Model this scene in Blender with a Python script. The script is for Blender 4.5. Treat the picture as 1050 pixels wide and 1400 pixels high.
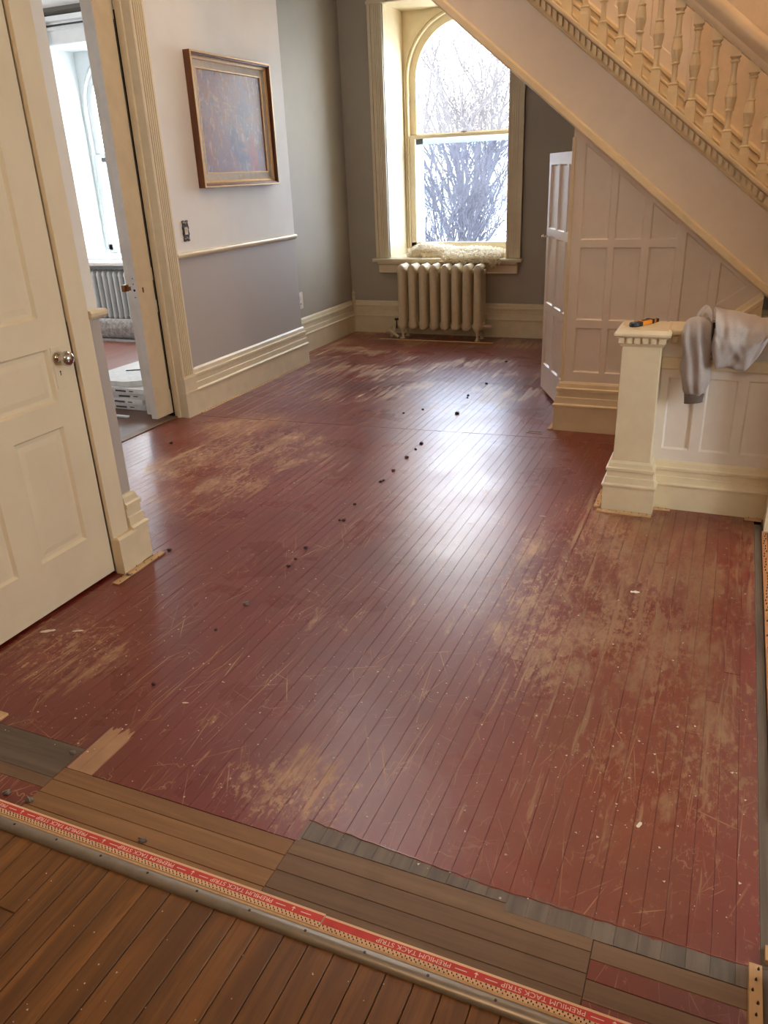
import bpy, bmesh, math, random
from mathutils import Vector, Matrix, noise
random.seed(7)
S = bpy.context.scene
for o in list(bpy.data.objects): bpy.data.objects.remove(o)
COL = S.collection

# ------------------------------------------------------------------ camera
YAW, PITCH, ROLL, FPX = math.radians(23.998), math.radians(23.451), math.radians(2.430), 1068.48
fwd = Vector((-math.sin(YAW)*math.cos(PITCH), math.cos(YAW)*math.cos(PITCH), -math.sin(PITCH)))
r0 = Vector((math.cos(YAW), math.sin(YAW), 0)); d0 = fwd.cross(r0)
rgt = math.cos(ROLL)*r0 + math.sin(ROLL)*d0
dwn = -math.sin(ROLL)*r0 + math.cos(ROLL)*d0
cam = bpy.data.cameras.new('camera'); cam_o = bpy.data.objects.new('camera', cam); COL.objects.link(cam_o)
cam.sensor_fit = 'VERTICAL'; cam.sensor_height = 36.0; cam.lens = FPX/1400*36.0
cam.clip_start = 0.02; cam.clip_end = 300
m3 = Matrix((rgt, -dwn, -fwd)).transposed()
cam_o.matrix_world = Matrix.Translation((0, 0, 1.55)) @ m3.to_4x4()
S.camera = cam_o

# ------------------------------------------------------------------ sky and exposure
W = bpy.data.worlds.new('overcast_sky'); S.world = W; W.use_nodes = True
bg = W.node_tree.nodes['Background']
bg.inputs['Color'].default_value = (0.94, 0.975, 1.0, 1); bg.inputs['Strength'].default_value = 20.0
S.view_settings.view_transform = 'Standard'; S.view_settings.look = 'None'
S.view_settings.gamma = 1.0; S.view_settings.use_curve_mapping = False
S.view_settings.exposure = 0.0
S.cycles.use_denoising = True; S.cycles.denoising_prefilter = 'ACCURATE'; S.cycles.use_adaptive_sampling = False
S.cycles.sample_clamp_indirect = 6.0; S.cycles.caustics_reflective = False; S.cycles.caustics_refractive = False; S.cycles.max_bounces = 16; S.cycles.diffuse_bounces = 12

def portal(x0, x1, y, z0, z1, turn=0):          # guides sky light sampling through a window opening, emits nothing itself
    l = bpy.data.lights.new('window_portal', 'AREA'); l.shape = 'RECTANGLE'; l.size = x1-x0; l.size_y = z1-z0
    l.cycles.is_portal = True
    o = bpy.data.objects.new('window_portal', l); COL.objects.link(o)
    o.location = ((x0+x1)/2, y, (z0+z1)/2); o.rotation_euler = (math.radians(-90), 0, 0)
    if turn: o.location = (y, (x0+x1)/2, (z0+z1)/2); o.rotation_euler = (math.radians(-90), 0, math.radians(90*turn))
portal(-3.2, -2.05, 8.36, .78, 2.92)
portal(-7.3, -6.1, 8.36, .78, 2.92)
portal(3.6, 5.2, -9.14, .8, 2.9, 1)
portal(1.45, 2.65, 2.74, .7, 2.15, -1)

# ------------------------------------------------------------------ node helpers
def lin(c):
    return c/12.92 if c <= .04045 else ((c+.055)/1.055)**2.4
def C(r, g, b): return (lin(r/255), lin(g/255), lin(b/255), 1)
MATS = {}
class NT:
    def __init__(s, name):
        m = bpy.data.materials.new(name); m.use_nodes = True; s.m = m; s.t = m.node_tree; s.n = s.t.nodes
        s.b = s.n['Principled BSDF']; s.out = s.n['Material Output']; MATS[name] = m
    def new(s, ty, **kw):
        n = s.n.new(ty)
        for k, v in kw.items(): setattr(n, k, v)
        return n
    def put(s, sock, v):
        if hasattr(v, 'is_output') or isinstance(v, bpy.types.NodeSocket): s.t.links.new(v, sock)
        else: sock.default_value = v
    def math(s, op, a, b=None, c=None, clamp=False):
        n = s.new('ShaderNodeMath', operation=op, use_clamp=clamp); s.put(n.inputs[0], a)
        if b is not None: s.put(n.inputs[1], b)
        if c is not None: s.put(n.inputs[2], c)
        return n.outputs[0]
    def pos(s):
        return s.new('ShaderNodeNewGeometry').outputs['Position']
    def sep(s, v):
        n = s.new('ShaderNodeSeparateXYZ'); s.put(n.inputs[0], v); return n.outputs
    def map(s, v, scale=(1,1,1), rot=(0,0,0), loc=(0,0,0)):
        n = s.new('ShaderNodeMapping'); s.put(n.inputs['Vector'], v)
        n.inputs['Scale'].default_value = scale; n.inputs['Rotation'].default_value = rot; n.inputs['Location'].default_value = loc
        return n.outputs[0]
    def noise(s, v, scale=5, detail=3, rough=.5, dist=0, fac=True):
        n = s.new('ShaderNodeTexNoise'); s.put(n.inputs['Vector'], v); n.inputs['Scale'].default_value = scale
        n.inputs['Detail'].default_value = detail; n.inputs['Roughness'].default_value = rough; n.inputs['Distortion'].default_value = dist
        return n.outputs['Fac' if fac else 'Color']
    def ramp(s, v, lo, hi, a=0., b=1., smooth=False):
        n = s.new('ShaderNodeMapRange'); s.put(n.inputs[0], v); s.put(n.inputs[1], lo); s.put(n.inputs[2], hi)
        s.put(n.inputs[3], a); s.put(n.inputs[4], b); n.clamp = True
        if smooth: n.interpolation_type = 'SMOOTHSTEP'
        return n.outputs[0]
    def mix(s, f, a, b, blend='MIX'):
        n = s.new('ShaderNodeMix', data_type='RGBA', blend_type=blend); s.put(n.inputs[0], f); s.put(n.inputs[6], a); s.put(n.inputs[7], b)
        return n.outputs[2]
    def bump(s, h, strength=.2, dist=.002):
        n = s.new('ShaderNodeBump'); s.put(n.inputs['Height'], h); n.inputs['Strength'].default_value = strength; n.inputs['Distance'].default_value = dist
        s.t.links.new(n.outputs[0], s.b.inputs['Normal']); return n.outputs[0]
    def blob(s, p, cx, cy, rx, ry):      # soft elliptical wear area, 1 at the centre
        x, y, z = p
        a = s.math('DIVIDE', s.math('SUBTRACT', x, cx), rx); b = s.math('DIVIDE', s.math('SUBTRACT', y, cy), ry)
        d = s.math('ADD', s.math('MULTIPLY', a, a), s.math('MULTIPLY', b, b))
        return s.ramp(d, 0., 1., 1., 0., True)
    def fin(s, col=None, rough=None, metal=None, spec=None):
        if col is not None: s.put(s.b.inputs['Base Color'], col)
        if rough is not None: s.put(s.b.inputs['Roughness'], rough)
        if metal is not None: s.b.inputs['Metallic'].default_value = metal
        if spec is not None: s.put(s.b.inputs['Specular IOR Level'], spec)
        return s.m

def paint(name, col, rough=.4, grime=.06, bumpy=.08, scale=9, brush=None):
    t = NT(name); p = t.pos()
    n = t.noise(p, scale, 4, .6)
    c2 = tuple(v*(1-grime*2.2) for v in col[:3])+(1,)
    c = t.mix(t.ramp(n, .35, .75), col, c2)
    h = t.noise(t.map(p, brush) if brush else p, 60 if not brush else 8, 3)
    t.bump(h, bumpy, .002)
    return t.fin(c, rough)
CREAM = paint('cream_gloss_paint', C(224, 210, 178), .34, .05, .06)
CREAMD = paint('cream_door_paint', C(226, 213, 184), .32, .03, .12, 5, (60, 60, 1.2))
WHITE = paint('white_panel_paint', C(226, 218, 208), .36, .03, .05)
COOLW = paint('white_room_paint', C(228, 232, 232), .4, .03, .05)
CEIL = paint('ceiling_paint', C(232, 230, 226), .8, .02, .05)
GREYW = paint('grey_wall_paint', C(170, 162, 146), .62, .03, .12, 3)
SNOW = paint('snow', C(240, 243, 250), .9, .02, .4, 2)
RADP = paint('radiator_paint', C(214, 198, 164), .42, .05, .5, 26)
RADW = paint('pale_radiator_paint', C(196, 198, 196), .45, .05, .3, 26)

def two_tone():
    t = NT('two_tone_wall_paint'); p = t.pos(); z = t.sep(p)[2]
    c = t.mix(t.ramp(z, 1.074, 1.078), C(176, 169, 162), C(232, 230, 222))
    n = t.noise(p, 3.0, 3); c = t.mix(t.math('MULTIPLY', t.ramp(n, .4, .7), .12), c, C(170, 160, 150))
    t.bump(t.noise(p, 45, 3), .12, .002); return t.fin(c, .6)
TWOTONE = two_tone()

def bare(name, c1, c2, axis='y', rough=.5, dark=.5, var=.25, sc=1.0, spec=.4):
    """bare or varnished wood, grain along x or y"""
    t = NT(name); p = t.pos()
    sx = (90, 5, 20) if axis == 'y' else (5, 90, 20) if axis == 'x' else (60, 60, 4)
    rnd = t.new('ShaderNodeObjectInfo').outputs['Random']
    off = t.new('ShaderNodeCombineXYZ'); t.put(off.inputs[2], t.math('MULTIPLY', rnd, 13.))
    va = t.new('ShaderNodeVectorMath', operation='ADD'); t.put(va.inputs[0], p); t.put(va.inputs[1], off.outputs[0]); v = va.outputs[0]
    g = t.noise(t.map(v, tuple(k*sc for k in sx)), 1.0, 4, .65, .6)
    g2 = t.noise(t.map(v, tuple(k*sc*.22 for k in sx)), 1.0, 3, .5, 1.2)
    c = t.mix(t.ramp(g2, .3, .72), c1, c2)
    c = t.mix(t.math('MULTIPLY', t.ramp(g, .48, .74), dark), c, tuple(k*.35 for k in c1[:3])+(1,))
    c = t.mix(t.math('MULTIPLY', t.math('SUBTRACT', rnd, .35), var*2, clamp=True), c, tuple(k*.45 for k in c1[:3])+(1,))
    bl = t.noise(p, 7, 4, .6); c = t.mix(t.math('MULTIPLY', t.ramp(bl, .55, .8), .35), c, tuple(k*.4 for k in c1[:3])+(1,))
    t.bump(g, .15, .001); return t.fin(c, rough, spec=spec)
OAK = bare('varnished_oak', C(136, 92, 46), C(96, 62, 30), 'y', .40, .8, .5)
PATCH = bare('patched_pine', C(150, 112, 74), C(124, 90, 58), 'x', .5, .35, .15)
PATCHG = bare('weathered_patch', C(128, 101, 76), C(108, 84, 64), 'x', .5, .4, .25)
GREYX = bare('grey_cross_board', C(106, 92, 78), C(82, 70, 60), 'x', .6, .5, .2)
GREYB = bare('grey_bare_board', C(112, 98, 84), C(88, 76, 66), 'y', .6, .5, .4)
PALEW = bare('pale_lath_wood', C(205, 172, 128), C(186, 148, 104), 'y', .7, .2, .1)
ORANGEW = bare('orange_lath_wood', C(198, 140, 92), C(178, 120, 76), 'y', .7, .3, .1)
DARKF = bare('dark_stained_floor', C(98, 62, 44), C(74, 48, 36), 'y', .3, .5, .2)
SIDEF = bare('side_room_red_floor', C(150, 92, 76), C(120, 66, 54), 'y', .32, .3, .1)
FRAMEW = bare('walnut_frame', C(122, 74, 40), C(92, 52, 28), 'z', .35, .5, .1)

def red_floor(name, board_ends=True):
    t = NT(name); P_ = t.pos(); p = t.sep(P_); x, y = p[0], p[1]
    rnd = t.new('ShaderNodeObjectInfo').outputs['Random']
    red = t.mix(t.ramp(t.noise(P_, 1.3, 3), .3, .7), C(114, 31, 22), C(94, 26, 18))
    red = t.mix(t.math('MULTIPLY', rnd, .2), red, C(126, 46, 34))
    tan = t.mix(t.ramp(t.noise(P_, 6, 3), .35, .7), C(184, 146, 108), C(150, 110, 76))
    # --- areas of heavier wear
    right = t.math('MULTIPLY', t.ramp(x, -.75, .0, 0, 1, True), t.ramp(y, 1.25, 1.9, .25, 1))
    right = t.math('MULTIPLY', right, t.ramp(y, 3.6, 4.4, 1, .25))
    stairs = t.blob(p, -.25, 3.0, .75, 1.5)
    lpatch = t.blob(p, -2.55, 3.65, .75, 1.0)
    lp2 = t.blob(p, -2.9, 4.35, .5, .5)
    door = t.blob(p, -2.1, 1.75, .45, .35)
    front = t.blob(p, -.95, 1.42, .35, .22)
    far = t.ramp(y, 4.3, 5.6, 0, 1, True)
    heavy = t.math('MAXIMUM', t.math('MAXIMUM', stairs, t.math('MULTIPLY', right, .8)), t.math('MULTIPLY', t.math('MAXIMUM', lpatch, lp2), .95))
    heavy = t.math('MAXIMUM', heavy, t.math('MAXIMUM', t.math('MULTIPLY', door, .75), t.math('MULTIPLY', front, .8)))
    heavy = t.math('MULTIPLY', heavy, t.ramp(t.noise(t.map(P_, (1.3, .7, 1)), 2.2, 3, .6), .34, .56, .45, 1.))
    # --- rubbed blotches
    n1 = t.noise(t.map(P_, (1.0, .42, 1)), 6.5, 6, .68, .4)
    th = t.ramp(heavy, 0, 1, .64, .45)
    blot = t.ramp(t.math('SUBTRACT', n1, th), 0., .07)
    n1b = t.noise(t.map(P_, (1.2, .5, 1)), 26, 5, .7, .3)
    blot = t.math('MULTIPLY', blot, t.ramp(n1b, .36, .6))
    # --- fine grey-brown rubbing on traffic areas
    n2 = t.noise(t.map(P_, (1.2, .55, 1)), 42, 5, .75)
    fine = t.math('MULTIPLY', t.ramp(t.math('SUBTRACT', n2, t.ramp(heavy, 0, 1, .66, .44)), 0, .09), .85)
    # --- streaks along the boards
    n3 = t.noise(t.map(P_, (34, 2.2, 1)), 1, 4, .6)
    stth = t.ramp(t.math('MAXIMUM', t.math('MULTIPLY', far, t.ramp(t.noise(P_, 2.4, 3), .38, .62)), t.math('MULTIPLY', heavy, .6)), 0, 1, .68, .42)
    streak = t.math('MULTIPLY', t.ramp(t.math('SUBTRACT', n3, stth), 0, .07), .8)
    wear = t.math('MAXIMUM', t.math('MAXIMUM', blot, fine), streak)
    # --- scratches in several directions
    scr = None
    for i, (ang, sc, sl, lo) in enumerate([(.35, 130, 2.2, .70), (-.5, 120, 2.6, .705), (1.1, 140, 3.4, .715), (-1.25, 130, 3.0, .71), (.06, 150, 1.6, .665), (.75, 110, 4.0, .715), (-.15, 170, 3.0, .68)]):
        w = t.map(P_, (sc, sl, 1), (0, 0, 0), (3.1*i, 1.7*i, 0))
        rotd = t.map(P_, (1, 1, 1), (0, 0, ang)); w = t.map(rotd, (sc, sl, 1), (0, 0, 0), (3.1*i, 1.7*i, 0))
        q = t.noise(w, 1, 2, .5, .25)
        q = t.ramp(q, lo-.01, lo+.03)
        scr = q if scr is None else t.math('MAXIMUM', scr, q)
    scr = t.math('MULTIPLY', scr, t.ramp(t.noise(P_, 3.5, 3), .36, .6, .15, .95))
    # thin wiggly scuffs
    vor = t.new('ShaderNodeTexVoronoi', feature='DISTANCE_TO_EDGE'); t.put(vor.inputs['Vector'], t.map(t.new('ShaderNodeVectorMath', operation='ADD').outputs[0], (1,1,1)))
    vadd = vor.inputs['Vector'].links[0].from_node.inputs[0].links[0].from_node
    t.put(vadd.inputs[0], P_); nv = t.noise(P_, 6, 3, .6, 0, False); vs = t.new('ShaderNodeVectorMath', operation='SCALE'); t.put(vs.inputs[0], nv); vs.inputs['Scale'].default_value = .35
    t.put(vadd.inputs[1], vs.outputs[0]); vor.inputs['Scale'].default_value = 4.5
    scuff = t.math('MULTIPLY', t.ramp(vor.outputs['Distance'], .0, .012, 1, 0), t.ramp(t.noise(P_, 9, 2), .52, .66))
    scr = t.math('MAXIMUM', scr, t.math('MULTIPLY', scuff, .8))
    wear = t.math('MAXIMUM', wear, scr)
    # --- specific bare spots: the gouge beside the patch, the unpainted board ends
    ny = t.math('MULTIPLY', t.math('SUBTRACT', t.noise(t.map(P_, (22, 60, 1)), 1, 3), .5), .05)
    nyy = t.math('MULTIPLY', t.math('SUBTRACT', t.noise(t.map(P_, (90, 5, 1)), 1, 3), .5), .14)
    gy = t.math('ADD', y, nyy)
    gouge = t.math('MULTIPLY', t.math('MULTIPLY', t.math('GREATER_THAN', x, -1.605), t.math('LESS_THAN', x, -1.512)), t.math('LESS_THAN', gy, 1.45))
    wear = t.math('MAXIMUM', wear, t.math('MULTIPLY', gouge, .9))
    ends = t.math('MULTIPLY', t.math('GREATER_THAN', x, -.845), t.math('LESS_THAN', t.math('ADD', y, ny), t.ramp(x, -.85, -.35, 1.335, 1.305)))
    if not board_ends: ends = 0.
    edge = t.math('GREATER_THAN', t.math('ADD', x, t.math('MULTIPLY', ny, .3)), .2305)
    tan = t.mix(t.math('MULTIPLY', right, .75), tan, C(122, 86, 58))
    col = t.mix(wear, red, tan)
    stain = t.math('MULTIPLY', t.math('MULTIPLY', right, t.ramp(t.noise(t.map(P_, (2.5, .8, 1)), 1.5, 3), .38, .62)), .32)
    col = t.mix(stain, col, C(112, 76, 48))
    grey = t.mix(t.ramp(t.noise(t.map(P_, (50, 6, 1)), 1, 4), .35, .65), C(104, 92, 80), C(74, 64, 56))
    grey = t.mix(t.math('MULTIPLY', rnd, .4), grey, C(128, 110, 92))
    col = t.mix(t.math('MAXIMUM', ends, edge), col, grey)
    # --- tiny white paint flecks
    vf = t.new('ShaderNodeTexVoronoi'); t.put(vf.inputs['Vector'], P_); vf.inputs['Scale'].default_value = 16
    fl = t.math('MULTIPLY', t.math('LESS_THAN', vf.outputs['Distance'], .05), t.math('GREATER_THAN', t.sep(vf.outputs['Color'])[0], .55))
    col = t.mix(t.math('MULTIPLY', fl, .8), col, C(214, 196, 172))
    # --- gloss: paint is shiny, worn wood is dull
    ro = t.ramp(t.noise(P_, 3.2, 4), .3, .75, .22, .31)
    ro = t.math('ADD', ro, t.math('MULTIPLY', wear, .16))
    ro = t.math('ADD', ro, t.math('MULTIPLY', t.math('MAXIMUM', ends, edge), .2))
    ht = t.math('ADD', t.noise(t.map(P_, (1, .6, 1)), 30, 4, .6), t.math('MULTIPLY', t.noise(t.map(P_, (8, .8, 1)), 2.2, 3), 1.6))
    t.bump(ht, .10, .003)
    t.b.inputs['Coat Weight'].default_value = .3; t.put(t.b.inputs['Coat Roughness'], t.math('ADD', ro, .03))
    return t.fin(col, t.math('ADD', ro, .08), spec=.65)
RED = red_floor('worn_red_floor_paint')
REDX = red_floor('worn_red_cross_board_paint', False)

def flat(name, col, rough=.5, metal=0., spec=.5):
    t = NT(name); n = t.noise(t.pos(), 30, 3)
    c = t.mix(t.ramp(n, .35, .7), col, tuple(v*.86 for v in col[:3])+(1,))
    return t.fin(c, rough, metal, spec)
NICKEL = flat('polished_nickel', C(205, 200, 194), .12, 1.0)
BRASS = flat('aged_brass', C(128, 84, 46), .35, .8)
BRONZE = flat('antique_bronze', C(70, 58, 46), .45, .6)
IVORY = flat('ivory_plastic', C(222, 212, 192), .4)
ALU = flat('dull_aluminium', C(150, 143, 134), .38, .55)
BLACK = flat('black_rubber', C(24, 23, 24), .5)
ORANGE = flat('amber_plastic', C(226, 148, 42), .4)
REDINK = flat('red_print', C(200, 62, 58), .6)
WHITEINK = flat('white_print', C(240, 216, 200), .65)
STEEL = flat('steel_tack', C(70, 66, 62), .4, .8)
DARK = flat('dark_gap', C(20, 15, 12), .9)
CRUMB = flat('grey_underlay_foam', C(112, 106, 100), .9)
CRUMBD = flat('dark_underlay_crumb', C(62, 50, 46), .9)
CHIP = flat('white_paint_chip', C(232, 222, 206), .7)
BARK = flat('grey_bark', C(74, 71, 74), .9)
CARD = flat('white_carton', C(226, 228, 228), .6)
INK = flat('dark_print', C(70, 72, 80), .6)
def backlit_frame():  # storm frame made translucent so sky light brightens its room side
    t = NT('backlit_storm_frame'); t.n.remove(t.b); df = t.new('ShaderNodeBsdfDiffuse'); tl = t.new('ShaderNodeBsdfTranslucent'); mx = t.new('ShaderNodeMixShader'); mx.inputs[0].default_value = .35
    n = t.noise(t.pos(), 20, 3); c = t.mix(t.ramp(n, .3, .7), C(232, 240, 250), C(224, 236, 250))
    t.put(df.inputs[0], c); t.put(tl.inputs[0], c); t.t.links.new(df.outputs[0], mx.inputs[1]); t.t.links.new(tl.outputs[0], mx.inputs[2]); t.t.links.new(mx.outputs[0], t.out.inputs[0]); return t.m
STORM = backlit_frame()
GOLD = flat('gilt_slip', C(214, 178, 128), .4, .3)
LINEN = flat('linen_mount', C(206, 198, 184), .85)
ROD = flat('black_iron', C(30, 30, 32), .45, .5)

def glass(name, tint, f=.06):
    t = NT(name); t.n.remove(t.b)
    tr = t.new('ShaderNodeBsdfTransparent'); tr.inputs[0].default_value = tint
    gl = t.new('ShaderNodeBsdfGlossy'); gl.inputs['Roughness'].default_value = .03
    mx = t.new('ShaderNodeMixShader'); mx.inputs[0].default_value = f
    t.t.links.new(tr.outputs[0], mx.inputs[1]); t.t.links.new(gl.outputs[0], mx.inputs[2]); t.t.links.new(mx.outputs[0], t.out.inputs[0])
    return t.m
GLASS = glass('clear_window_glass', (.97, .98, .98, 1))
GLASSB = glass('bluish_storm_glass', (.74, .79, .88, 1))

def fabric(name, c1, c2, sc=300, rough=.95, bs=.3):
    t = NT(name); p = t.pos(); n = t.noise(p, sc, 3, .7); n2 = t.noise(p, 14, 4)
    c = t.mix(t.ramp(n, .35, .65), c1, c2); c = t.mix(t.math('MULTIPLY', t.ramp(n2, .4, .7), .3), c, c2)
    t.bump(t.math('ADD', n, n2), bs, .003); t.b.inputs['Sheen Weight'].default_value = .25
    return t.fin(c, rough)
FLEECE = fabric('grey_fleece', C(180, 171, 167), C(146, 138, 134), 500)
RIB = fabric('ribbed_cuff', C(112, 100, 92), C(88, 78, 72), 400)
def wool():
    t = NT('cream_wool'); n = t.noise(t.pos(), 60, 3); c = t.mix(t.ramp(n, .35, .7), C(255, 252, 243), C(250, 241, 222))
    t.n.remove(t.b); df = t.new('ShaderNodeBsdfDiffuse'); tl = t.new('ShaderNodeBsdfTranslucent'); mx = t.new('ShaderNodeMixShader'); mx.inputs[0].default_value = .7
    t.put(df.inputs[0], c); t.put(tl.inputs[0], c); t.t.links.new(df.outputs[0], mx.inputs[1]); t.t.links.new(tl.outputs[0], mx.inputs[2]); t.t.links.new(mx.outputs[0], t.out.inputs[0]); return t.m
WOOL = wool()
CARPET = fabric('grey_carpet_backing', C(160, 152, 146), C(104, 98, 94), 26)
SHEER = fabric('white_curtain_cloth', C(240, 244, 246), C(226, 232, 236), 60)

def art_mat():
    t = NT('oil_painting'); p = t.pos()
    ob = t.map(p, (1, 1, 1), (0, 0, 0), (3.45, -5.36, -1.92)); yz = t.sep(ob)
    n1 = t.noise(t.map(ob, (1, 3.4, 2.6)), 2.0, 4, .6, 1.0); n2 = t.noise(t.map(ob, (1, 9, 30)), 1.3, 5, .7, 1.5)
    n3 = t.noise(ob, 9, 4, .7, .8)
    c = t.mix(t.ramp(n1, .35, .65), C(136, 92, 78), C(112, 100, 116))
    c = t.mix(t.math('MULTIPLY', t.ramp(n2, .45, .7), .6), c, C(150, 112, 92))
    dark = t.blob((yz[1], yz[2], yz[0]), .12, -.10, .24, .36)
    c = t.mix(t.math('MULTIPLY', dark, t.ramp(n3, .4, .58)), c, C(78, 74, 98))
    lt = t.blob((yz[1], yz[2], yz[0]), -.08, .10, .26, .16)
    c = t.mix(t.math('MULTIPLY', lt, t.ramp(t.noise(t.map(ob, (1, 7, 11), (.6, 0, 0)), 1.6, 4, .6, 1.4), .52, .66)), c, C(182, 150, 118))
    rs = t.blob((yz[1], yz[2], yz[0]), .26, -.22, .08, .22)
    c = t.mix(t.math('MULTIPLY', rs, .8), c, C(158, 70, 56))
    w1 = t.ramp(t.noise(t.map(ob, (1, 16, 6), (.7, 0, 0)), 1.5, 4, .7, 1.2), .56, .62)
    c = t.mix(t.math('MULTIPLY', w1, .55), c, C(188, 168, 160))
    w2 = t.ramp(t.noise(t.map(ob, (1, 22, 7), (-.25, 0, 0), (0, 3, 5)), 1.4, 4, .7, 1.0), .57, .63)
    c = t.mix(t.math('MULTIPLY', w2, .6), c, C(60, 54, 74))
    t.bump(n2, .35, .003); return t.fin(c, .4)
ART = art_mat()

# ------------------------------------------------------------------ mesh helpers
class MB:
    def __init__(s): s.v = []; s.f = []
    def add(s, vs, fs):
        o = len(s.v); s.v += [tuple(v) for v in vs]; s.f += [tuple(i+o for i in f) for f in fs]; return s
    def box(s, x0, x1, y0, y1, z0, z1):
        return s.add([(x0,y0,z0),(x1,y0,z0),(x1,y1,z0),(x0,y1,z0),(x0,y0,z1),(x1,y0,z1),(x1,y1,z1),(x0,y1,z1)],
                     [(0,3,2,1),(4,5,6,7),(0,1,5,4),(1,2,6,5),(2,3,7,6),(3,0,4,7)])
    def bevbox(s, x0, x1, y0, y1, z0, z1, b=.004):
        """box whose top edges are chamfered"""
        return s.add([(x0,y0,z0),(x1,y0,z0),(x1,y1,z0),(x0,y1,z0),(x0,y0,z1-b),(x1,y0,z1-b),(x1,y1,z1-b),(x0,y1,z1-b),
                      (x0+b,y0+b,z1),(x1-b,y0+b,z1),(x1-b,y1-b,z1),(x0+b,y1-b,z1)],
                     [(0,3,2,1),(8,9,10,11),(0,1,5,4),(1,2,6,5),(2,3,7,6),(3,0,4,7),(4,5,9,8),(5,6,10,9),(6,7,11,10),(7,4,8,11)])
    def prism(s, poly, vec):
        """extrude a 3D polygon along vec"""
        n = len(poly); vec = Vector(vec); a = [Vector(p) for p in poly]
        return s.add(a+[p+vec for p in a], [tuple(range(n-1,-1,-1)), tuple(range(n,2*n))]+[(i,(i+1)%n,(i+1)%n+n,i+n) for i in range(n)])
    def loft(s, rings, closed=True, caps=True):
        n = len(rings[0]); vs = [p for r in rings for p in r]; fs = []
        for k in range(len(rings)-1):
            for i in range(n if closed else n-1):
                j = (i+1) % n; fs.append((k*n+i, k*n+j, (k+1)*n+j, (k+1)*n+i))
        if caps and closed:
            fs.append(tuple(range(n-1,-1,-1))); fs.append(tuple((len(rings)-1)*n+i for i in range(n)))
        return s.add(vs, fs)
    def lathe(s, prof, c=(0,0,0), ax='z', n=16, caps=True, sq=False):
        rings = []
        for r, h in prof:
            ring = []
            for i in range(n):
                a = 2*math.pi*i/n; u, w = r*math.cos(a), r*math.sin(a)
                p = (u, w, h) if ax == 'z' else (h, u, w) if ax == 'x' else (w, h, u)
                ring.append((c[0]+p[0], c[1]+p[1], c[2]+p[2]))
            rings.append(ring)
        return s.loft(rings, True, caps)
    def tube(s, pts, rad, n=8, caps=True):
        pts = [Vector(p) for p in pts]; rings = []
        for k, p in enumerate(pts):
            d = (pts[min(k+1, len(pts)-1)]-pts[max(k-1, 0)])
            d = d.normalized() if d.length > 1e-9 else Vector((0,0,1))
            u = d.orthogonal().normalized()
            if k: u = (pu - d*pu.dot(d)).normalized()
            pu = u; w = d.cross(u); r = rad[k] if isinstance(rad, (list, tuple)) else rad
            rings.append([p+u*r*math.cos(2*math.pi*i/n)+w*r*math.sin(2*math.pi*i/n) for i in range(n)])
        return s.loft(rings, True, caps)
    def mesh(s, name='mesh'):
        me = bpy.data.meshes.new(name); me.from_pydata(s.v, [], s.f)
        bm = bmesh.new(); bm.from_mesh(me); bmesh.ops.recalc_face_normals(bm, faces=bm.faces); bm.to_mesh(me); bm.free()
        return me
    def build(s, name, mat, parent=None, smooth=False, bevel=0, kind=None, sub=0):
        return link(name, s.mesh(name), mat, parent, smooth, bevel, kind, sub)

def wloc(o):
    v = Vector(o.location)
    while o.parent: o = o.parent; v = v+Vector(o.location) if False else v
    return v
def attach(o, parent):
    if parent is not None:
        o.parent = parent
        o.matrix_parent_inverse = PM.get(parent.name, Matrix.Identity(4))
PM = {}      # inverse world matrix of the parents that are not at the origin
def link(name, me, mat, parent=None, smooth=False, bevel=0, kind=None, sub=0):
    o = bpy.data.objects.new(name, me); COL.objects.link(o)
    if mat is not None:
        me.materials.clear(); me.materials.append(mat)
    if smooth:
        me.polygons.foreach_set('use_smooth', [True]*len(me.polygons))
        if smooth != 'full':
            me.set_sharp_from_angle(angle=math.radians(38))
    attach(o, parent)
    if bevel:
        b = o.modifiers.new('bevel', 'BEVEL'); b.width = bevel; b.segments = 2; b.limit_method = 'ANGLE'
    if sub:
        b = o.modifiers.new('subsurf', 'SUBSURF'); b.levels = sub; b.render_levels = sub
    if kind: o['kind'] = kind
    return o
def thing(name, loc, label=None, cat=None, group=None, kind=None):
    o = bpy.data.objects.new(name, None); COL.objects.link(o); o.location = loc; o.empty_display_size = .1
    PM[o.name] = Matrix.Translation(loc).inverted()
    return tag(o, label, cat, group, kind)
def tag(o, label=None, cat=None, group=None, kind=None):
    if label: o['label'] = label
    if cat: o['category'] = cat
    if group: o['group'] = group
    if kind: o['kind'] = kind
    return o
def bx(name, x0, x1, y0, y1, z0, z1, mat, parent=None, bevel=0, kind=None):
    return MB().box(x0, x1, y0, y1, z0, z1).build(name, mat, parent, False, bevel, kind)

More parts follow.
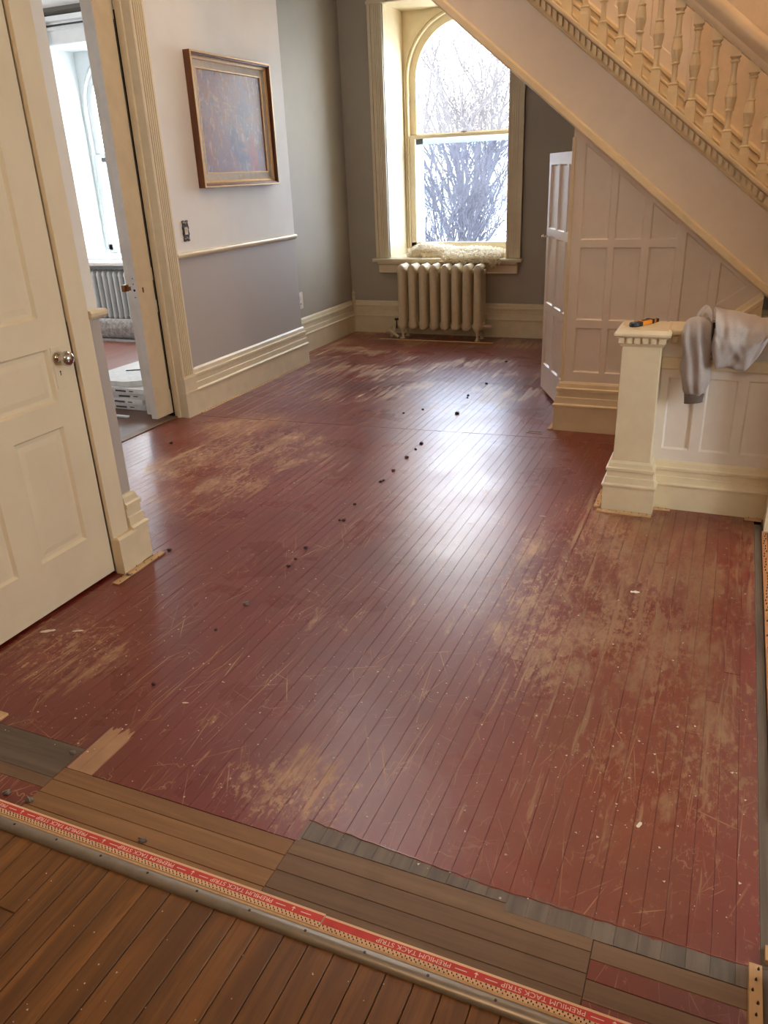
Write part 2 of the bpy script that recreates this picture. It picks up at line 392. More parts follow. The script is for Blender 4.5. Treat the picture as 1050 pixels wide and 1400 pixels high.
def inset(poly, d):
    """inset a convex counter-clockwise 2D polygon"""
    n = len(poly); out = []
    for i in range(n):
        p0, p1, p2 = Vector(poly[i-1]), Vector(poly[i]), Vector(poly[(i+1) % n])
        e1 = (p1-p0).normalized(); e2 = (p2-p1).normalized()
        n1 = Vector((-e1.y, e1.x)); n2 = Vector((-e2.y, e2.x))
        k = (n1+n2); k = k/(1+n1.dot(n2)); out.append(p1+k*d)
    return out
def ccw(poly):
    a = sum(poly[i-1][0]*poly[i][1]-poly[i][0]*poly[i-1][1] for i in range(len(poly)))
    return list(poly) if a > 0 else list(reversed(poly))
def panelled(name, outer, holes, O, u, v, n, thick, depth, mat, parent, pname='panel', pmat=None, slope=.008, raised=0, kind=None, frame_name='frame'):
    """a framed surface with real recesses and a panel plate in each of them; n points to the viewer"""
    O, u, v, n = Vector(O), Vector(u), Vector(v), Vector(n)
    at = lambda p, c: O+u*p[0]+v*p[1]+n*c
    outer = ccw(outer); holes = [ccw(h) for h in holes]
    bm = bmesh.new(); loops = []
    for lp in [outer]+holes:
        vs = [bm.verts.new(at(p, 0)) for p in lp]
        for i in range(len(vs)): bm.edges.new((vs[i-1], vs[i]))
        loops.append(vs)
    bmesh.ops.triangle_fill(bm, use_beauty=True, use_dissolve=False, edges=bm.edges[:])
    bv = [bm.verts.new(at(p, -thick)) for p in outer]; L = loops[0]
    for i in range(len(bv)): bm.faces.new((L[i-1], L[i], bv[i], bv[i-1]))
    bm.faces.new(bv)
    for h, vs in zip(holes, loops[1:]):
        q = [bm.verts.new(at(p, -depth)) for p in inset(h, slope)]
        for i in range(len(q)): bm.faces.new((vs[i-1], vs[i], q[i], q[i-1]))
    bmesh.ops.recalc_face_normals(bm, faces=bm.faces[:])
    me = bpy.data.meshes.new(frame_name); bm.to_mesh(me); bm.free()
    if name is None: fr = link(frame_name, me, mat, parent)
    else: fr = link(name, me, mat, parent, kind=kind)
    host = parent if name is None else fr
    for h in holes:
        m = MB(); a = inset(h, slope-.002)
        m.prism([at(p, -depth-.006) for p in a], n*.006)
        if raised:
            b = inset(h, slope+.014); c = inset(h, slope+.014+.022)
            m.loft([[at(p, -depth) for p in b], [at(p, -depth+raised) for p in c]])
        m.build(pname, pmat or mat, host)
    return fr

def sweep(path, prof, closed=False):
    """sweep a profile (offset to the left of travel, z) along a floor-plan polyline with mitred corners"""
    m = MB(); n = len(path); rings = []
    for i, p in enumerate(path):
        p = Vector(p)
        a = (p-Vector(path[i-1])).normalized() if i or closed else None
        b = (Vector(path[(i+1) % n])-p).normalized() if i < n-1 or closed else None
        if a is None: a = b
        if b is None: b = a
        n1 = Vector((-a.y, a.x)); n2 = Vector((-b.y, b.x)); k = (n1+n2)/(1+n1.dot(n2))
        rings.append([(p.x+k.x*o, p.y+k.y*o, z) for o, z in prof])
    return m.loft(rings)
BASE = [(0,0),(.034,0),(.034,.162),(.041,.166),(.041,.176),(.030,.184),(.027,.222),(.021,.226),(.021,.262),(.027,.266),(.027,.282),(.018,.288),(.014,.312),(.005,.324),(0,.324)]
def base(name, path, mat=CREAM, sc=1.0, parent=None):
    o = sweep(path, [(a, b*sc) for a, b in BASE]).build(name, mat, parent)
    if parent is None: o['kind'] = 'structure'
    return o
def lath(x0, y0, x1, y1, w=.028, h=.007, mat=PALEW, label='', seed=0, group=None):
    """splintered strip of tack lath lying along the foot of a wall"""
    rr = random.Random(seed); a = Vector((x0, y0)); b = Vector((x1, y1)); d = (b-a); L = d.length; d /= L; nn = Vector((-d.y, d.x))
    k = max(3, int(L/.04)); m = MB(); ra = []
    for i in range(k+1):
        c = a+d*(L*i/k); e = rr.uniform(-.003, .003) if 0 < i < k else 0; hh = h*rr.uniform(.8, 1.1)
        ra.append([(c.x, c.y, .0005), (c.x+nn.x*(w+e), c.y+nn.y*(w+e), .0005), (c.x+nn.x*(w+e-.002), c.y+nn.y*(w+e-.002), hh), (c.x, c.y, hh)])
    t = thing('tack_lath', (x0, y0, 0), label, 'tack strip', group)
    m.loft(ra).build('lath', mat, t)
    q = MB()
    for i in range(int(L/.035)):
        c = a+d*(.02+.035*i)+nn*rr.uniform(.006, w-.006); q.lathe([(.0022, h*.6), (.0012, h+.003), (.0002, h+.005)], (c.x, c.y, 0), n=5)
    if q.v: q.build('tack', STEEL, t, kind='stuff')
    return t

# ================================================================== SETTING
FH = 3.3
# ---- hall floor: every board is a plank of its own
floor = bx('floor', -3.60, .262, 1.055, 7.70, -.06, -.0205, DARK); floor['kind'] = 'structure'
PW = .0485
def plank(x0, x1, y0, y1, mat, parent=floor, g=.00025, z=0., b=.0005):
    me = MB().bevbox(x0+g, x1-g, y0+g, y1-g, -.02, z, b).mesh('plank')
    return link('plank', me, mat, parent)
rr = random.Random(3)
x = .231; k = 0
while x > -3.56:
    x1 = x; x0 = x-PW; xc = (x0+x1)/2
    y0 = 1.262 if xc < -.85 else 1.262+.012*(1 if xc < -.3 else 0)-.01*(xc > -.3)
    if xc < -1.633: y0 = 1.345
    ys = [y0]
    seam = 4.49+(xc+2.95)*.076
    if xc > -2.26 or True:
        if rr.random() < .85: ys.append(rr.uniform(1.9, 4.0))
    ys.append(seam)
    if rr.random() < .55: ys.append(rr.uniform(5.2, 7.0))
    ys.append(7.66)
    for a, b in zip(ys[:-1], ys[1:]): plank(x0, x1, a, b-(.003 if b == seam else 0), RED, z=rr.uniform(-.0004, .0004))
    x = x0; k += 1
plank(.231, .258, 1.31, 3.66, GREYB); plank(.231, .2585, 1.06, 1.31, GREYB)
# patch boards that run across, in front of the red floor
def row(x0, x1, y0, y1, mats, n):
    h = (y1-y0)/n
    for i in range(n):
        plank(x0, x1, y1-h*(i+1), y1-h*i, mats[i % len(mats)], z=random.uniform(-.0006, .0002), g=.0006, b=.001)
row(-1.612, -.849, 1.06, 1.2615, [PATCH], 4)
row(-.849, -.101, 1.06, 1.2735, [PATCHG], 4)
row(-.101, .231, 1.06, 1.2515, [PATCHG, REDX], 4)
plank(-2.35, -1.612, 1.215, 1.3445, GREYX); plank(-2.35, -1.612, 1.175, 1.2148, PATCHG); plank(-2.35, -1.612, 1.06, 1.1748, REDX)
pts_ = [(-.846+i*.0125, (1.335-.03*min(1, max(0, (-.846+i*.0125+.85)/.5)))+.004*noise.noise((i*.35, 0, 0)), .0004) for i in range(86)]
MB().tube(pts_, .0017, 6).build('paint_ridge', flat('dried_paint_lip', C(140, 84, 76), .14, 0, .9), floor, True)
# ---- oak floor of the near room
floor2 = bx('floor', -4.6, 2.6, -3.2, 1.055, -.06, -.0205, DARK); floor2['kind'] = 'structure'
x = -2.6; rr = random.Random(11)
OW = .062
while x < 1.1:
    ys = [-1.2, rr.uniform(-.6, .2), 1.054]
    if rr.random() < .45: ys.insert(2, rr.uniform(.45, .95))
    for a, b in zip(ys[:-1], ys[1:]): plank(x, x+OW, a, b, OAK, floor2, .0009, -.002+rr.uniform(-.0006, .0004), .0016)
    x += OW
far_oak = bx('floor', -4.6, 2.6, -3.2, -1.2, -.0205, -.002, OAK); far_oak['kind'] = 'structure'
for a, b in ((-4.6, -2.6), (1.132, 2.6)): bx('floor', a, b, -1.2, 1.054, -.0205, -.002, OAK, kind='structure')
# ---- other floors
bx('floor', -9.0, -3.601, 1.2, 7.70, -.06, .0, SIDEF, kind='structure')
bx('floor', .2625, 2.6, 1.055, 7.70, -.06, -.003, DARKF, kind='structure')
dk = bx('floor', -4.6, -3.605, 3.2, 4.5, .0002, .003, DARKF, kind='structure')
bx('trim_1', -3.605, -3.535, 2.9, 4.384, -.001, .006, bpy.data.materials['cream_gloss_paint'] if False else PATCHG, kind='structure')

# ---- ceilings (stair well left open)
bx('ceiling', -9.0, -3.0, 1.0, 8.0, FH, FH+.1, CEIL, kind='structure')
bx('ceiling', -3.0, 2.6, 1.0, 3.80, FH, FH+.1, CEIL, kind='structure')
bx('ceiling', -3.0, 2.6, 5.82, 8.0, FH, FH+.1, CEIL, kind='structure')
bx('ceiling', -4.7, 2.7, -3.3, 1.0, FH, FH+.1, CEIL, kind='structure')
bx('ceiling', -3.1, 2.7, 3.7, 5.9, 5.7, 5.8, CEIL, kind='structure')
bx('wall_stairwell_front', -3.1, 2.7, 3.70, 3.80, FH+.1, 5.7, WHITE, kind='structure')
bx('wall_stairwell_left', -3.1, -3.0, 3.8, 5.82, FH+.1, 5.7, WHITE, kind='structure')
bx('wall_stairwell_right', 2.6, 2.7, 3.7, 5.9, FH, 5.7, WHITE, kind='structure')

# ---- back wall with window opening
WX0, WX1, WZ0, WZ1 = -3.235, -2.015, .75, 2.965
def backwall(name, xa, xb, ox, mat):
    m = MB(); a, b = WX0+ox, WX1+ox
    m.box(xa, a, 7.69, 8.34, -.1, FH); m.box(b, xb, 7.69, 8.34, -.1, FH); m.box(a, b, 7.69, 8.34, -.1, WZ0-.03); m.box(a, b, 7.69, 8.34, WZ1, FH)
    o = m.build(name, mat); o['kind'] = 'structure'
backwall('wall_back', -3.80, 2.7, 0, GREYW)
backwall('wall_back_side_room', -9.1, -3.80, -4.08, COOLW)

# ---- left wall with the picture, recess beyond it, opening before it
wl = MB(); wl.box(-3.80, -3.47, 4.395, 6.17, 0, FH); wl.box(-3.80, -3.69, 6.17, 7.69, 0, FH)
o = wl.build('wall_left', TWOTONE); o['kind'] = 'structure'
RECESS = bx('wall_left_recess', -3.6905, -3.685, 6.17, 7.69, 0, FH, GREYW, kind='structure')
m = MB(); m.box(-3.80, -3.47, 2.47, 2.9, 0, FH); m.box(-3.80, -3.47, 2.9, 4.395, 2.78, FH)
o = m.build('wall_left_opening', TWOTONE); o['kind'] = 'structure'
# ---- vestibule block with the panelled door
m = MB(); m.box(-2.42, -2.30, 1.0, 1.43, 0, FH); m.box(-2.42, -2.30, 2.30, 2.458, 0, FH); m.box(-2.42, -2.30, 1.43, 2.30, 2.42, FH); m.box(-3.8, -2.42, 2.37, 2.458, 0, FH)
o = m.build('wall_vestibule', TWOTONE); o['kind'] = 'structure'
bx('wall_vestibule_inner', -3.3, -3.2, 1.0, 2.37, 0, FH, WHITE, kind='structure')
bx('wall_near_left', -4.7, -2.30, .94, 1.0, 0, FH, TWOTONE, kind='structure')
# ---- side room shell
m = MB(); m.box(-9.1, -9.0, 1.2, 3.6, 0, FH); m.box(-9.1, -9.0, 5.2, 7.69, 0, FH); m.box(-9.1, -9.0, 3.6, 5.2, 0, .8); m.box(-9.1, -9.0, 3.6, 5.2, 2.9, FH); m.box(-9.1, -3.8, 1.2, 1.3, 0, FH); m.box(-3.9, -3.8, 1.3, 2.47, 0, FH)
o = m.build('wall_side_room', COOLW); o['kind'] = 'structure'
m = MB(); m.prism([(-9.0, 7.69, FH), (-9.0, 7.62, FH), (-9.0, 7.62, FH-.035), (-9.0, 7.69, FH-.07)], (5.2, 0, 0))
o = m.build('trim_2', flat('dark_cornice', C(96, 92, 84), .6)); o['kind'] = 'structure'
m = MB(); m.prism([(-9.0, 7.69, FH-.07), (-9.0, 7.645, FH-.072), (-9.0, 7.655, FH-.12), (-9.0, 7.672, FH-.13), (-9.0, 7.672, FH-.16), (-9.0, 7.69, FH-.16)], (5.2, 0, 0))
o = m.build('trim_3', COOLW); o['kind'] = 'structure'
# ---- right-hand side and near room shell
m = MB(); m.box(.285, .42, 1.0, 1.3, 0, FH); m.box(.285, .42, 3.60, 3.76, 0, FH); m.box(.285, .42, 1.3, 3.60, 2.6, FH)
o = m.build('wall_right', TWOTONE); o['kind'] = 'structure'
m = MB(); m.box(2.6, 2.7, -3.2, 1.45, 0, FH); m.box(2.6, 2.7, 2.65, 7.69, 0, FH); m.box(2.6, 2.7, 1.45, 2.65, 0, .7); m.box(2.6, 2.7, 1.45, 2.65, 2.15, FH)
o = m.build('wall_right_room', WHITE); o['kind'] = 'structure'
w4 = thing('added_window_4', (2.65, 2.05, .7), kind='structure')  # unseen window, added to bring neutral daylight onto the left door and newel
m = MB(); m.box(2.58, 2.68, 1.40, 1.50, .68, 2.2); m.box(2.58, 2.68, 2.60, 2.70, .68, 2.2); m.box(2.58, 2.68, 1.50, 2.60, .66, .76); m.box(2.58, 2.68, 1.50, 2.60, 2.10, 2.2); m.box(2.62, 2.67, 1.50, 2.60, 1.41, 1.45); m.build('window_frame', CREAM, w4)
bx('pane', 2.648, 2.652, 1.49, 2.61, .75, 2.11, GLASS, w4)
bx('wall_near_right', .42, 2.6, .94, 1.0, 0, FH, TWOTONE, kind='structure')
m = MB(); m.box(-4.7, -4.6, -3.2, 1.0, 0, FH); m.box(-4.7, 2.7, -3.3, -3.2, 0, FH)
o = m.build('wall_front', TWOTONE); o['kind'] = 'structure'
bx('wall_right_inner', .42, 2.6, 3.64, 3.72, 0, FH, WHITE, kind='structure')

# ---- baseboards (travel direction keeps the room on the left)
base('baseboard_left', [(-3.47, 4.52), (-3.47, 6.17), (-3.685, 6.17)][::-1])
base('baseboard_recess', [(-3.685, 7.69), (-3.685, 6.17)])
bb = base('baseboard_back', [(1.0, 7.69), (-3.685, 7.69)])
cp = MB(); cp.lathe([(.017, 0), (.017, .355), (.020, .36), (.020, .372), (.013, .378), (.019, .392), (.018, .404), (.008, .418), (.004, .436), (.001, .44)], (-3.655, 7.66, 0), n=12)
cp.build('corner_post', CREAM, bb, True)
base('baseboard_vestibule', [(-2.30, 2.392), (-2.30, 2.458), (-3.47, 2.458)][::-1])
# chair rails
RAIL = [(0, 1.062), (.012, 1.066), (.026, 1.078), (.028, 1.090), (.022, 1.100), (0, 1.104)]
o = sweep([(-3.47, 6.17), (-3.47, 4.517)], RAIL).build('trim_4', CREAM); o['kind'] = 'structure'
o = sweep([(-3.47, 2.458), (-2.30, 2.458), (-2.30, 2.392)], RAIL).build('trim_5', CREAM); o['kind'] = 'structure'

# ---- casing of the pocket-door opening: fluted board on a plinth
cas = thing('trim_6', (-3.47, 4.45, 0), kind='structure')
bd = MB(); ya, yb = 4.388, 4.515; xf = -3.445
pts = [(-3.47, ya), (xf, ya), (xf+.002, ya+.004)]
nfl = 5; w = (yb-ya-.03)/nfl
for i in range(nfl):
    c = ya+.015+w*i; pts += [(xf+.002, c+.003), (xf-.010, c+.006), (xf-.010, c+w-.008), (xf+.002, c+w-.005)]
pts += [(xf+.002, yb-.004), (xf, yb), (-3.47, yb)]
bd.prism([(a, b, .29) for a, b in pts], (0, 0, 2.4)).build('fluted_casing', CREAM, cas)
pb = MB(); pb.box(-3.469, xf+.012, ya-.010, yb+.006, 0, .278); pb.box(-3.469, xf+.016, ya-.013, yb+.008, .165, .178); pb.box(-3.469, xf+.006, ya-.007, yb+.003, .278, .292)
pb.build('plinth_block', CREAM, cas)
jm = MB(); jm.box(-3.80, -3.640, 4.384, 4.398, 0, 2.78); jm.box(-3.560, -3.445, 4.384, 4.398, 0, 2.78); jm.box(-3.53, -3.505, 4.370, 4.384, 0, 2.78); jm.box(-3.80, -3.47, 2.9, 4.39, 2.76, 2.78)
jm.build('jamb', CREAM, cas)
jo = MB(); jo.box(-3.795, -3.74, 4.374, 4.386, 0, 2.78); jo.box(-3.806, -3.80, 4.38, 4.50, 0, 2.78)
jo.build('room_side_jamb', paint('grey_white_jamb_paint', C(222, 219, 212), .4), cas)
bx('pocket_gap', -3.640, -3.560, 4.391, 4.394, 0, 2.5, DARK, cas)
# ---- sliding pocket door, its leading edge standing out of the pocket
pd = thing('door_2', (-3.62, 4.30, 0), kind='structure')
PDX = -3.575
bx('door_leaf', -3.625, PDX, 4.215, 4.39, .03, 2.62, CREAM, pd, .002)
bx('leading_edge', -3.6245, PDX-.0005, 4.2115, 4.2149, .03, 2.62, MATS['grey_white_jamb_paint'], pd)
m = MB()
for z in (.98, .945, .86): m.lathe([(.004, 0), (.004, -.002)], (-3.60, 4.2116, z), 'y', 8)
m.lathe([(.008, 0), (.008, -.002)], (-3.598, 4.2116, .905), 'y', 10); m.build('lock_hole', DARK, pd)
m = MB(); m.box(PDX, PDX+.0015, 4.262, 4.274, .885, .918); m.build('keyhole_slot', BRASS, pd)
m = MB(); m.box(-3.69, -3.624, 4.235, 4.251, .90, .925); m.box(-3.715, -3.685, 4.222, 4.264, .892, .935); m.build('pull_handle', BRASS, pd, bevel=.003)
for z0, z1 in ((.20, .74), (.82, .95), (1.03, 2.45)): bx('edge_gap', PDX-.001, PDX+.0022, 4.3795, 4.3838, z0, z1, DARK, pd)

# ---- left panelled door, closed in the vestibule wall
D0, D1, DF = 1.445, 2.288, -2.308
door = thing('door_1', (DF-.02, (D0+D1)/2, 0), kind='structure')
rect = lambda a, b, c, d: [(a, c), (b, c), (b, d), (a, d)]
H = [rect(1.565, 1.817, .218, .700), rect(1.93, 2.174, .218, .700), rect(1.565, 2.174, .796, .997), rect(1.565, 1.817, 1.11, 2.22), rect(1.93, 2.160, 1.11, 2.22)]
H[3] = rect(1.565, 1.817, 1.11, 2.22); H[4] = rect(1.915, 2.160, 1.11, 2.22)
panelled(None, rect(D0, D1, .014, 2.40), H, (DF, 0, 0), (0, 1, 0), (0, 0, 1), (1, 0, 0), .042, .013, CREAMD, door, slope=.009, raised=.004, frame_name='door_leaf')
m = MB(); m.bevbox(0, 0, 0, 0, 0, 0); m = MB(); m.box(DF-.001, DF+.003, 2.186, 2.238, .842, 1.0); lp = m.build('lock_plate', CREAMD, door, bevel=.0012)
m = MB(); m.lathe([(.0035, 0), (.0035, .0008)], (DF+.0028, 2.212, .905), 'x', 10); m.box(DF+.0028, DF+.0036, 2.2103, 2.2137, .890, .904); m.build('keyhole', DARK, lp)
m = MB(); kc = (DF+.003, 2.212, .957)
m.lathe([(.017, 0), (.017, .004), (.010, .006), (.0085, .018), (.0095, .024), (.019, .029), (.0265, .038), (.0285, .047), (.0265, .056), (.019, .064), (.009, .068), (.001, .069)], kc, 'x', 24)
m.build('door_knob', NICKEL, door, 'full')
cs = thing('trim_7', (-2.29, 2.36, 0), kind='structure')
m = MB(); m.prism([(-2.301, 2.2905, .168), (-2.2845, 2.2905, .168), (-2.283, 2.292, .168), (-2.283, 2.386, .168), (-2.286, 2.390, .168), (-2.301, 2.390, .168)], (0, 0, 2.35)); m.build('casing', CREAMD, cs)
m = MB(); m.box(-2.301, -2.255, 2.292, 2.412, 0, .160); m.prism([(-2.301, 2.292, .160), (-2.255, 2.292, .160), (-2.266, 2.296, .170), (-2.301, 2.296, .17)], (0, .116, 0)); m.build('plinth_block', CREAM, cs)
m = MB(); m.box(-2.301, -2.272, 1.31, 1.4405, 0, 2.52); m.box(-2.301, -2.272, 1.31, 2.39, 2.42, 2.55); m.build('head_casing', CREAMD, cs)
m = MB(); m.box(-2.42, -2.350, 1.43, 1.443, 0, 2.42); m.box(-2.42, -2.350, 2.290, 2.30, 0, 2.42); m.box(-2.42, -2.35, 1.43, 2.30, 2.404, 2.42); m.build('door_stop', CREAMD, cs)

# ---- windows
def window(name, ox, T, low_glass=None):
    w = thing(name, (-2.625+ox, 7.66, .75), kind='structure')
    cx = -2.625+ox; SPR = 2.372; R = .495; YS = 8.17
    X0, X1 = WX0+ox, WX1+ox
    # casing boards with a raised outer band and flutes
    for sd in (-1, 1):
        m = MB(); ed = X0 if sd < 0 else X1
        for a, b, yy in ((0.0, .135, 7.664), (.0, .014, 7.656), (.112, .135, 7.652), (.036, .044, 7.659), (.056, .064, 7.659), (.076, .084, 7.659)):
            xa, xb = sorted((ed+sd*a-sd*.006, ed+sd*b)); m.box(xa, xb, yy, 7.69, .755, 2.96)
        m.build('side_casing', T, w)
    m = MB(); m.box(X0-.135, X1+.135, 7.660, 7.69, 2.96, 3.09); m.box(X0-.145, X1+.145, 7.650, 7.69, 2.962, 2.985); m.box(X0-.165, X1+.165, 7.63, 7.69, 3.09, 3.12); m.build('head_casing', T, w)
    # lining of the deep reveal
    m = MB(); m.box(X0-.0005, X0+.006, 7.665, YS, .75, 2.965); m.box(X1-.006, X1+.0005, 7.665, YS, .75, 2.965); m.box(X0, X1, 7.665, YS, 2.958, 2.9655); m.build('reveal_lining', T, w)
    m = MB(); m.prism([(X0-.16, 7.60, .722), (X0-.16, 7.60, .745), (X0-.16, 7.607, .752), (X0-.16, 7.69, .752), (X0-.16, 7.69, .722)], (1.54, 0, 0)); m.box(X0, X1, 7.66, YS+.02, .722, .752); m.build('stool', T, w)
    m = MB(); m.prism([(X0-.11, 7.655, .722), (X0-.11, 7.62, .722), (X0-.11, 7.622, .700), (X0-.11, 7.648, .686), (X0-.11, 7.652, .625), (X0-.11, 7.645, .612), (X0-.11, 7.69, .612), (X0-.11, 7.69, .722)], (1.44, 0, 0)); m.build('apron', T, w)
    # arched face board
    arch = lambda r, n=28, z0=.80: [(cx-r, z0)]+[(cx-r*math.cos(math.pi*i/n), SPR+r*math.sin(math.pi*i/n)) for i in range(n+1)]+[(cx+r, z0)]
    a = arch(.555); nA = len(a); half = nA//2
    def plate(outer_pts, y0, y1, nm, mt):
        m = MB(); m.prism([(p[0], y0, p[1]) for p in outer_pts], (0, y1-y0, 0)); return m.build(nm, mt, w)
    left = [p for p in a if p[0] <= cx+1e-6]; right = [p for p in a if p[0] >= cx-1e-6]
    plate(left+[(cx, 2.965), (X0, 2.965), (X0, .80)], YS-.005, YS+.05, 'arch_board', T)
    plate(right+[(X1, .80), (X1, 2.965), (cx, 2.965)], YS-.005, YS+.05, 'arch_board', T)
    def ring(r0, r1, y0, y1, z0, nm, mt, z0b=None):
        A, B = arch(r0, 28, z0), arch(r1, 28, z0); m = MB()
        m.loft([[(p[0], y0, p[1]), (q[0], y0, q[1]), (q[0], y1, q[1]), (p[0], y1, p[1])] for p, q in zip(A, B)]); return m.build(nm, mt, w)
    ring(.553, .568, YS-.026, YS, .80, 'arch_moulding', T); ring(.580, .592, YS-.020, YS, .80, 'arch_moulding', T)
    # sashes
    us = ring(R-.008, .556, YS+.03, YS+.07, 1.86, 'upper_sash', T)
    m = MB(); m.box(cx-.55, cx+.55, YS+.03, YS+.07, 1.862, 1.892); m.build('meeting_rail', T, w)
    m = MB(); m.box(cx-.555, cx-.495, YS-.01, YS+.03, .79, 1.875); m.box(cx+.483, cx+.555, YS-.01, YS+.03, .79, 1.875); m.box(cx-.555, cx+.555, YS-.01, YS+.03, .755, .862); m.box(cx-.555, cx+.555, YS-.012, YS+.03, 1.848, 1.882)
    m.build('lower_sash', T, w, bevel=.003)
    m = MB(); P = arch(R, 28, 1.885); m.prism([(p[0], YS+.048, p[1]) for p in P], (0, .004, 0)); m.build('upper_pane', GLASS, w)
    m = MB(); m.box(cx-.50, cx+.49, YS+.008, YS+.012, .86, 1.85); m.build('lower_pane', low_glass or GLASSB, w)
    m = MB(); m.box(cx-.56, cx-.455, YS+.115, YS+.135, .80, 1.87); m.box(cx+.50, cx+.56, YS+.115, YS+.135, .80, 1.87); m.box(cx-.56, cx+.56, YS+.115, YS+.135, 1.80, 1.87); m.build('storm_frame', STORM, w)
    m = MB(); m.lathe([(.008, 0), (.012, .004), (.012, .010), (.004, .014)], (cx+.02, YS+.012, 1.881), n=10); m.box(cx-.012, cx+.052, YS-.004, YS+.004, 1.887, 1.894); m.build('sash_lock', BRASS, w)
    m = MB(); m.box(cx-.60, cx+.60, YS+.09, 8.42, .70, .80); m.build('outer_sill', T, w)
    return w
window('window_1', 0, CREAM)
window('window_2', -4.08, COOLW, GLASS)

w3 = thing('added_window_3', (-9.05, 4.4, .8), kind='structure')  # unseen window, added to brighten the side room
m = MB(); m.box(-9.08, -8.98, 3.55, 3.66, .78, 2.95); m.box(-9.08, -8.98, 5.14, 5.25, .78, 2.95); m.box(-9.08, -8.98, 3.66, 5.14, .76, .86); m.box(-9.08, -8.98, 3.66, 5.14, 2.86, 2.97); m.box(-9.07, -9.02, 3.66, 5.14, 1.82, 1.87); m.build('window_frame', COOLW, w3)
bx('pane', -9.052, -9.048, 3.65, 5.15, .85, 2.87, GLASS, w3)
# ---- closet under the stairs: door in the end wall
bx('wall_closet', -.905, -.86, 4.86, 5.06, 0, 1.70, WHITE, kind='structure')

# ---- right casing foot beside the stair
tr = thing('trim_8', (.30, 3.62, 0), kind='structure')
m = MB(); m.box(.272, .286, 3.585, 3.70, .17, 2.6); m.build('casing', CREAM, tr); m = MB(); m.box(.268, .286, 3.58, 3.705, 0, .17); m.build('plinth_block', CREAM, tr)

# ================================================================== STAIRCASE
SL = .82                                    # rise over run of the upper flight (it climbs towards -x)
off = lambda x, k: k-SL*x                   # height of the sloping line with offset k at x
sw = panelled('wall_spandrel', [(-.905, 0), (-.905, off(-.905, 1.0)), (.172, off(.172, 1.0)), (.172, 0)],
    [[(-.838, 1.147), (-.682, 1.147), (-.682, off(-.682, .972)), (-.838, off(-.838, .972))],
     [(-.648, 1.147), (-.496, 1.147), (-.496, off(-.496, .972)), (-.648, off(-.648, .972))],
     [(-.454, 1.147), (-.309, 1.147), (-.309, off(-.309, .972)), (-.454, off(-.454, .972))],
     [(-.838, .690), (-.682, .690), (-.682, 1.106), (-.838, 1.106)],
     [(-.648, .690), (-.496, .690), (-.496, 1.106), (-.648, 1.106)],
     [(-.454, .690), (-.309, .690), (-.309, 1.106), (-.454, 1.106)],
     [(-.262, .640), (-.114, .755), (-.114, off(-.114, .972)), (-.262, off(-.262, .972))],
     [(-.070, .792), (.085, .902), (-.070, off(-.070, .972))],
     [(-.838, .372), (-.682, .372), (-.682, .644), (-.838, .644)],
     [(-.648, .372), (-.496, .372), (-.496, .644), (-.648, .644)],
     [(-.454, .480), (-.309, .590), (-.309, .644), (-.454, .644)]],
    (0, 4.85, 0), (1, 0, 0), (0, 0, 1), (0, -1, 0), .05, .012, WHITE, None, slope=.007, kind='structure')
base('baseboard_spandrel', [(-.50, 4.85), (-.905, 4.85)][::-1] if False else [(-.43, 4.85), (-.907, 4.85), (-.907, 5.06)], CREAM, .96)
m = MB(); m.box(-.912, -.893, 4.842, 4.862, .31, 1.69); o = m.build('trim_9', CREAM, bevel=.004); o['kind'] = 'structure'

st = thing('staircase', (-.3, 4.4, 0), 'cream and white painted staircase with turned balusters, climbing past the window', 'staircase')
XA, XB = -2.55, .62
def slope_prism(y0z, xa=XA, xb=XB):          # polygon of (y, offset) pairs extruded along the slope
    return MB().prism([(xa, y, off(xa, k)) for y, k in y0z], (xb-xa, 0, -SL*(xb-xa)))
slope_prism([(4.838, 1.0), (4.838, 1.40), (4.88, 1.40), (4.88, 1.0)]).build('stringer', WHITE, st)
slope_prism([(4.88, 1.02), (4.88, 1.16), (5.78, 1.16), (5.78, 1.02)]).build('soffit', WHITE, st)
slope_prism([(4.84, .998), (4.806, 1.003), (4.802, 1.012), (4.806, 1.046), (4.812, 1.052), (4.838, 1.058)]).build('lower_moulding', CREAM, st)
slope_prism([(4.838, 1.385), (4.826, 1.388), (4.832, 1.402), (4.834, 1.452), (4.80, 1.458), (4.796, 1.466), (4.796, 1.480), (4.802, 1.487), (4.95, 1.487), (4.95, 1.42), (4.88, 1.40), (4.838, 1.40)]).build('curb', CREAM, st)
dn = MB(); x = XA+.02
while x < XB-.03:
    w_ = .019; dn.prism([(x, 4.835, off(x, 1.412)), (x+w_, 4.835, off(x+w_, 1.412)), (x+w_, 4.835, off(x+w_, 1.453)), (x, 4.835, off(x, 1.453))], (0, -.029, 0)); x += .031
dn.build('dentil_moulding', CREAM, st, kind='stuff')
# upper treads between the curb and the far wall
x = .40; z = .95
while x > XA+.2:
    zt = off(x, 1.36)
    bx('tread', x-.24, x+.02, 4.95, 5.775, zt-.03, zt, DARKF, st); bx('riser', x-.01, x, 4.951, 5.774, zt-.215, zt-.03, CREAM, st)
    x -= .21
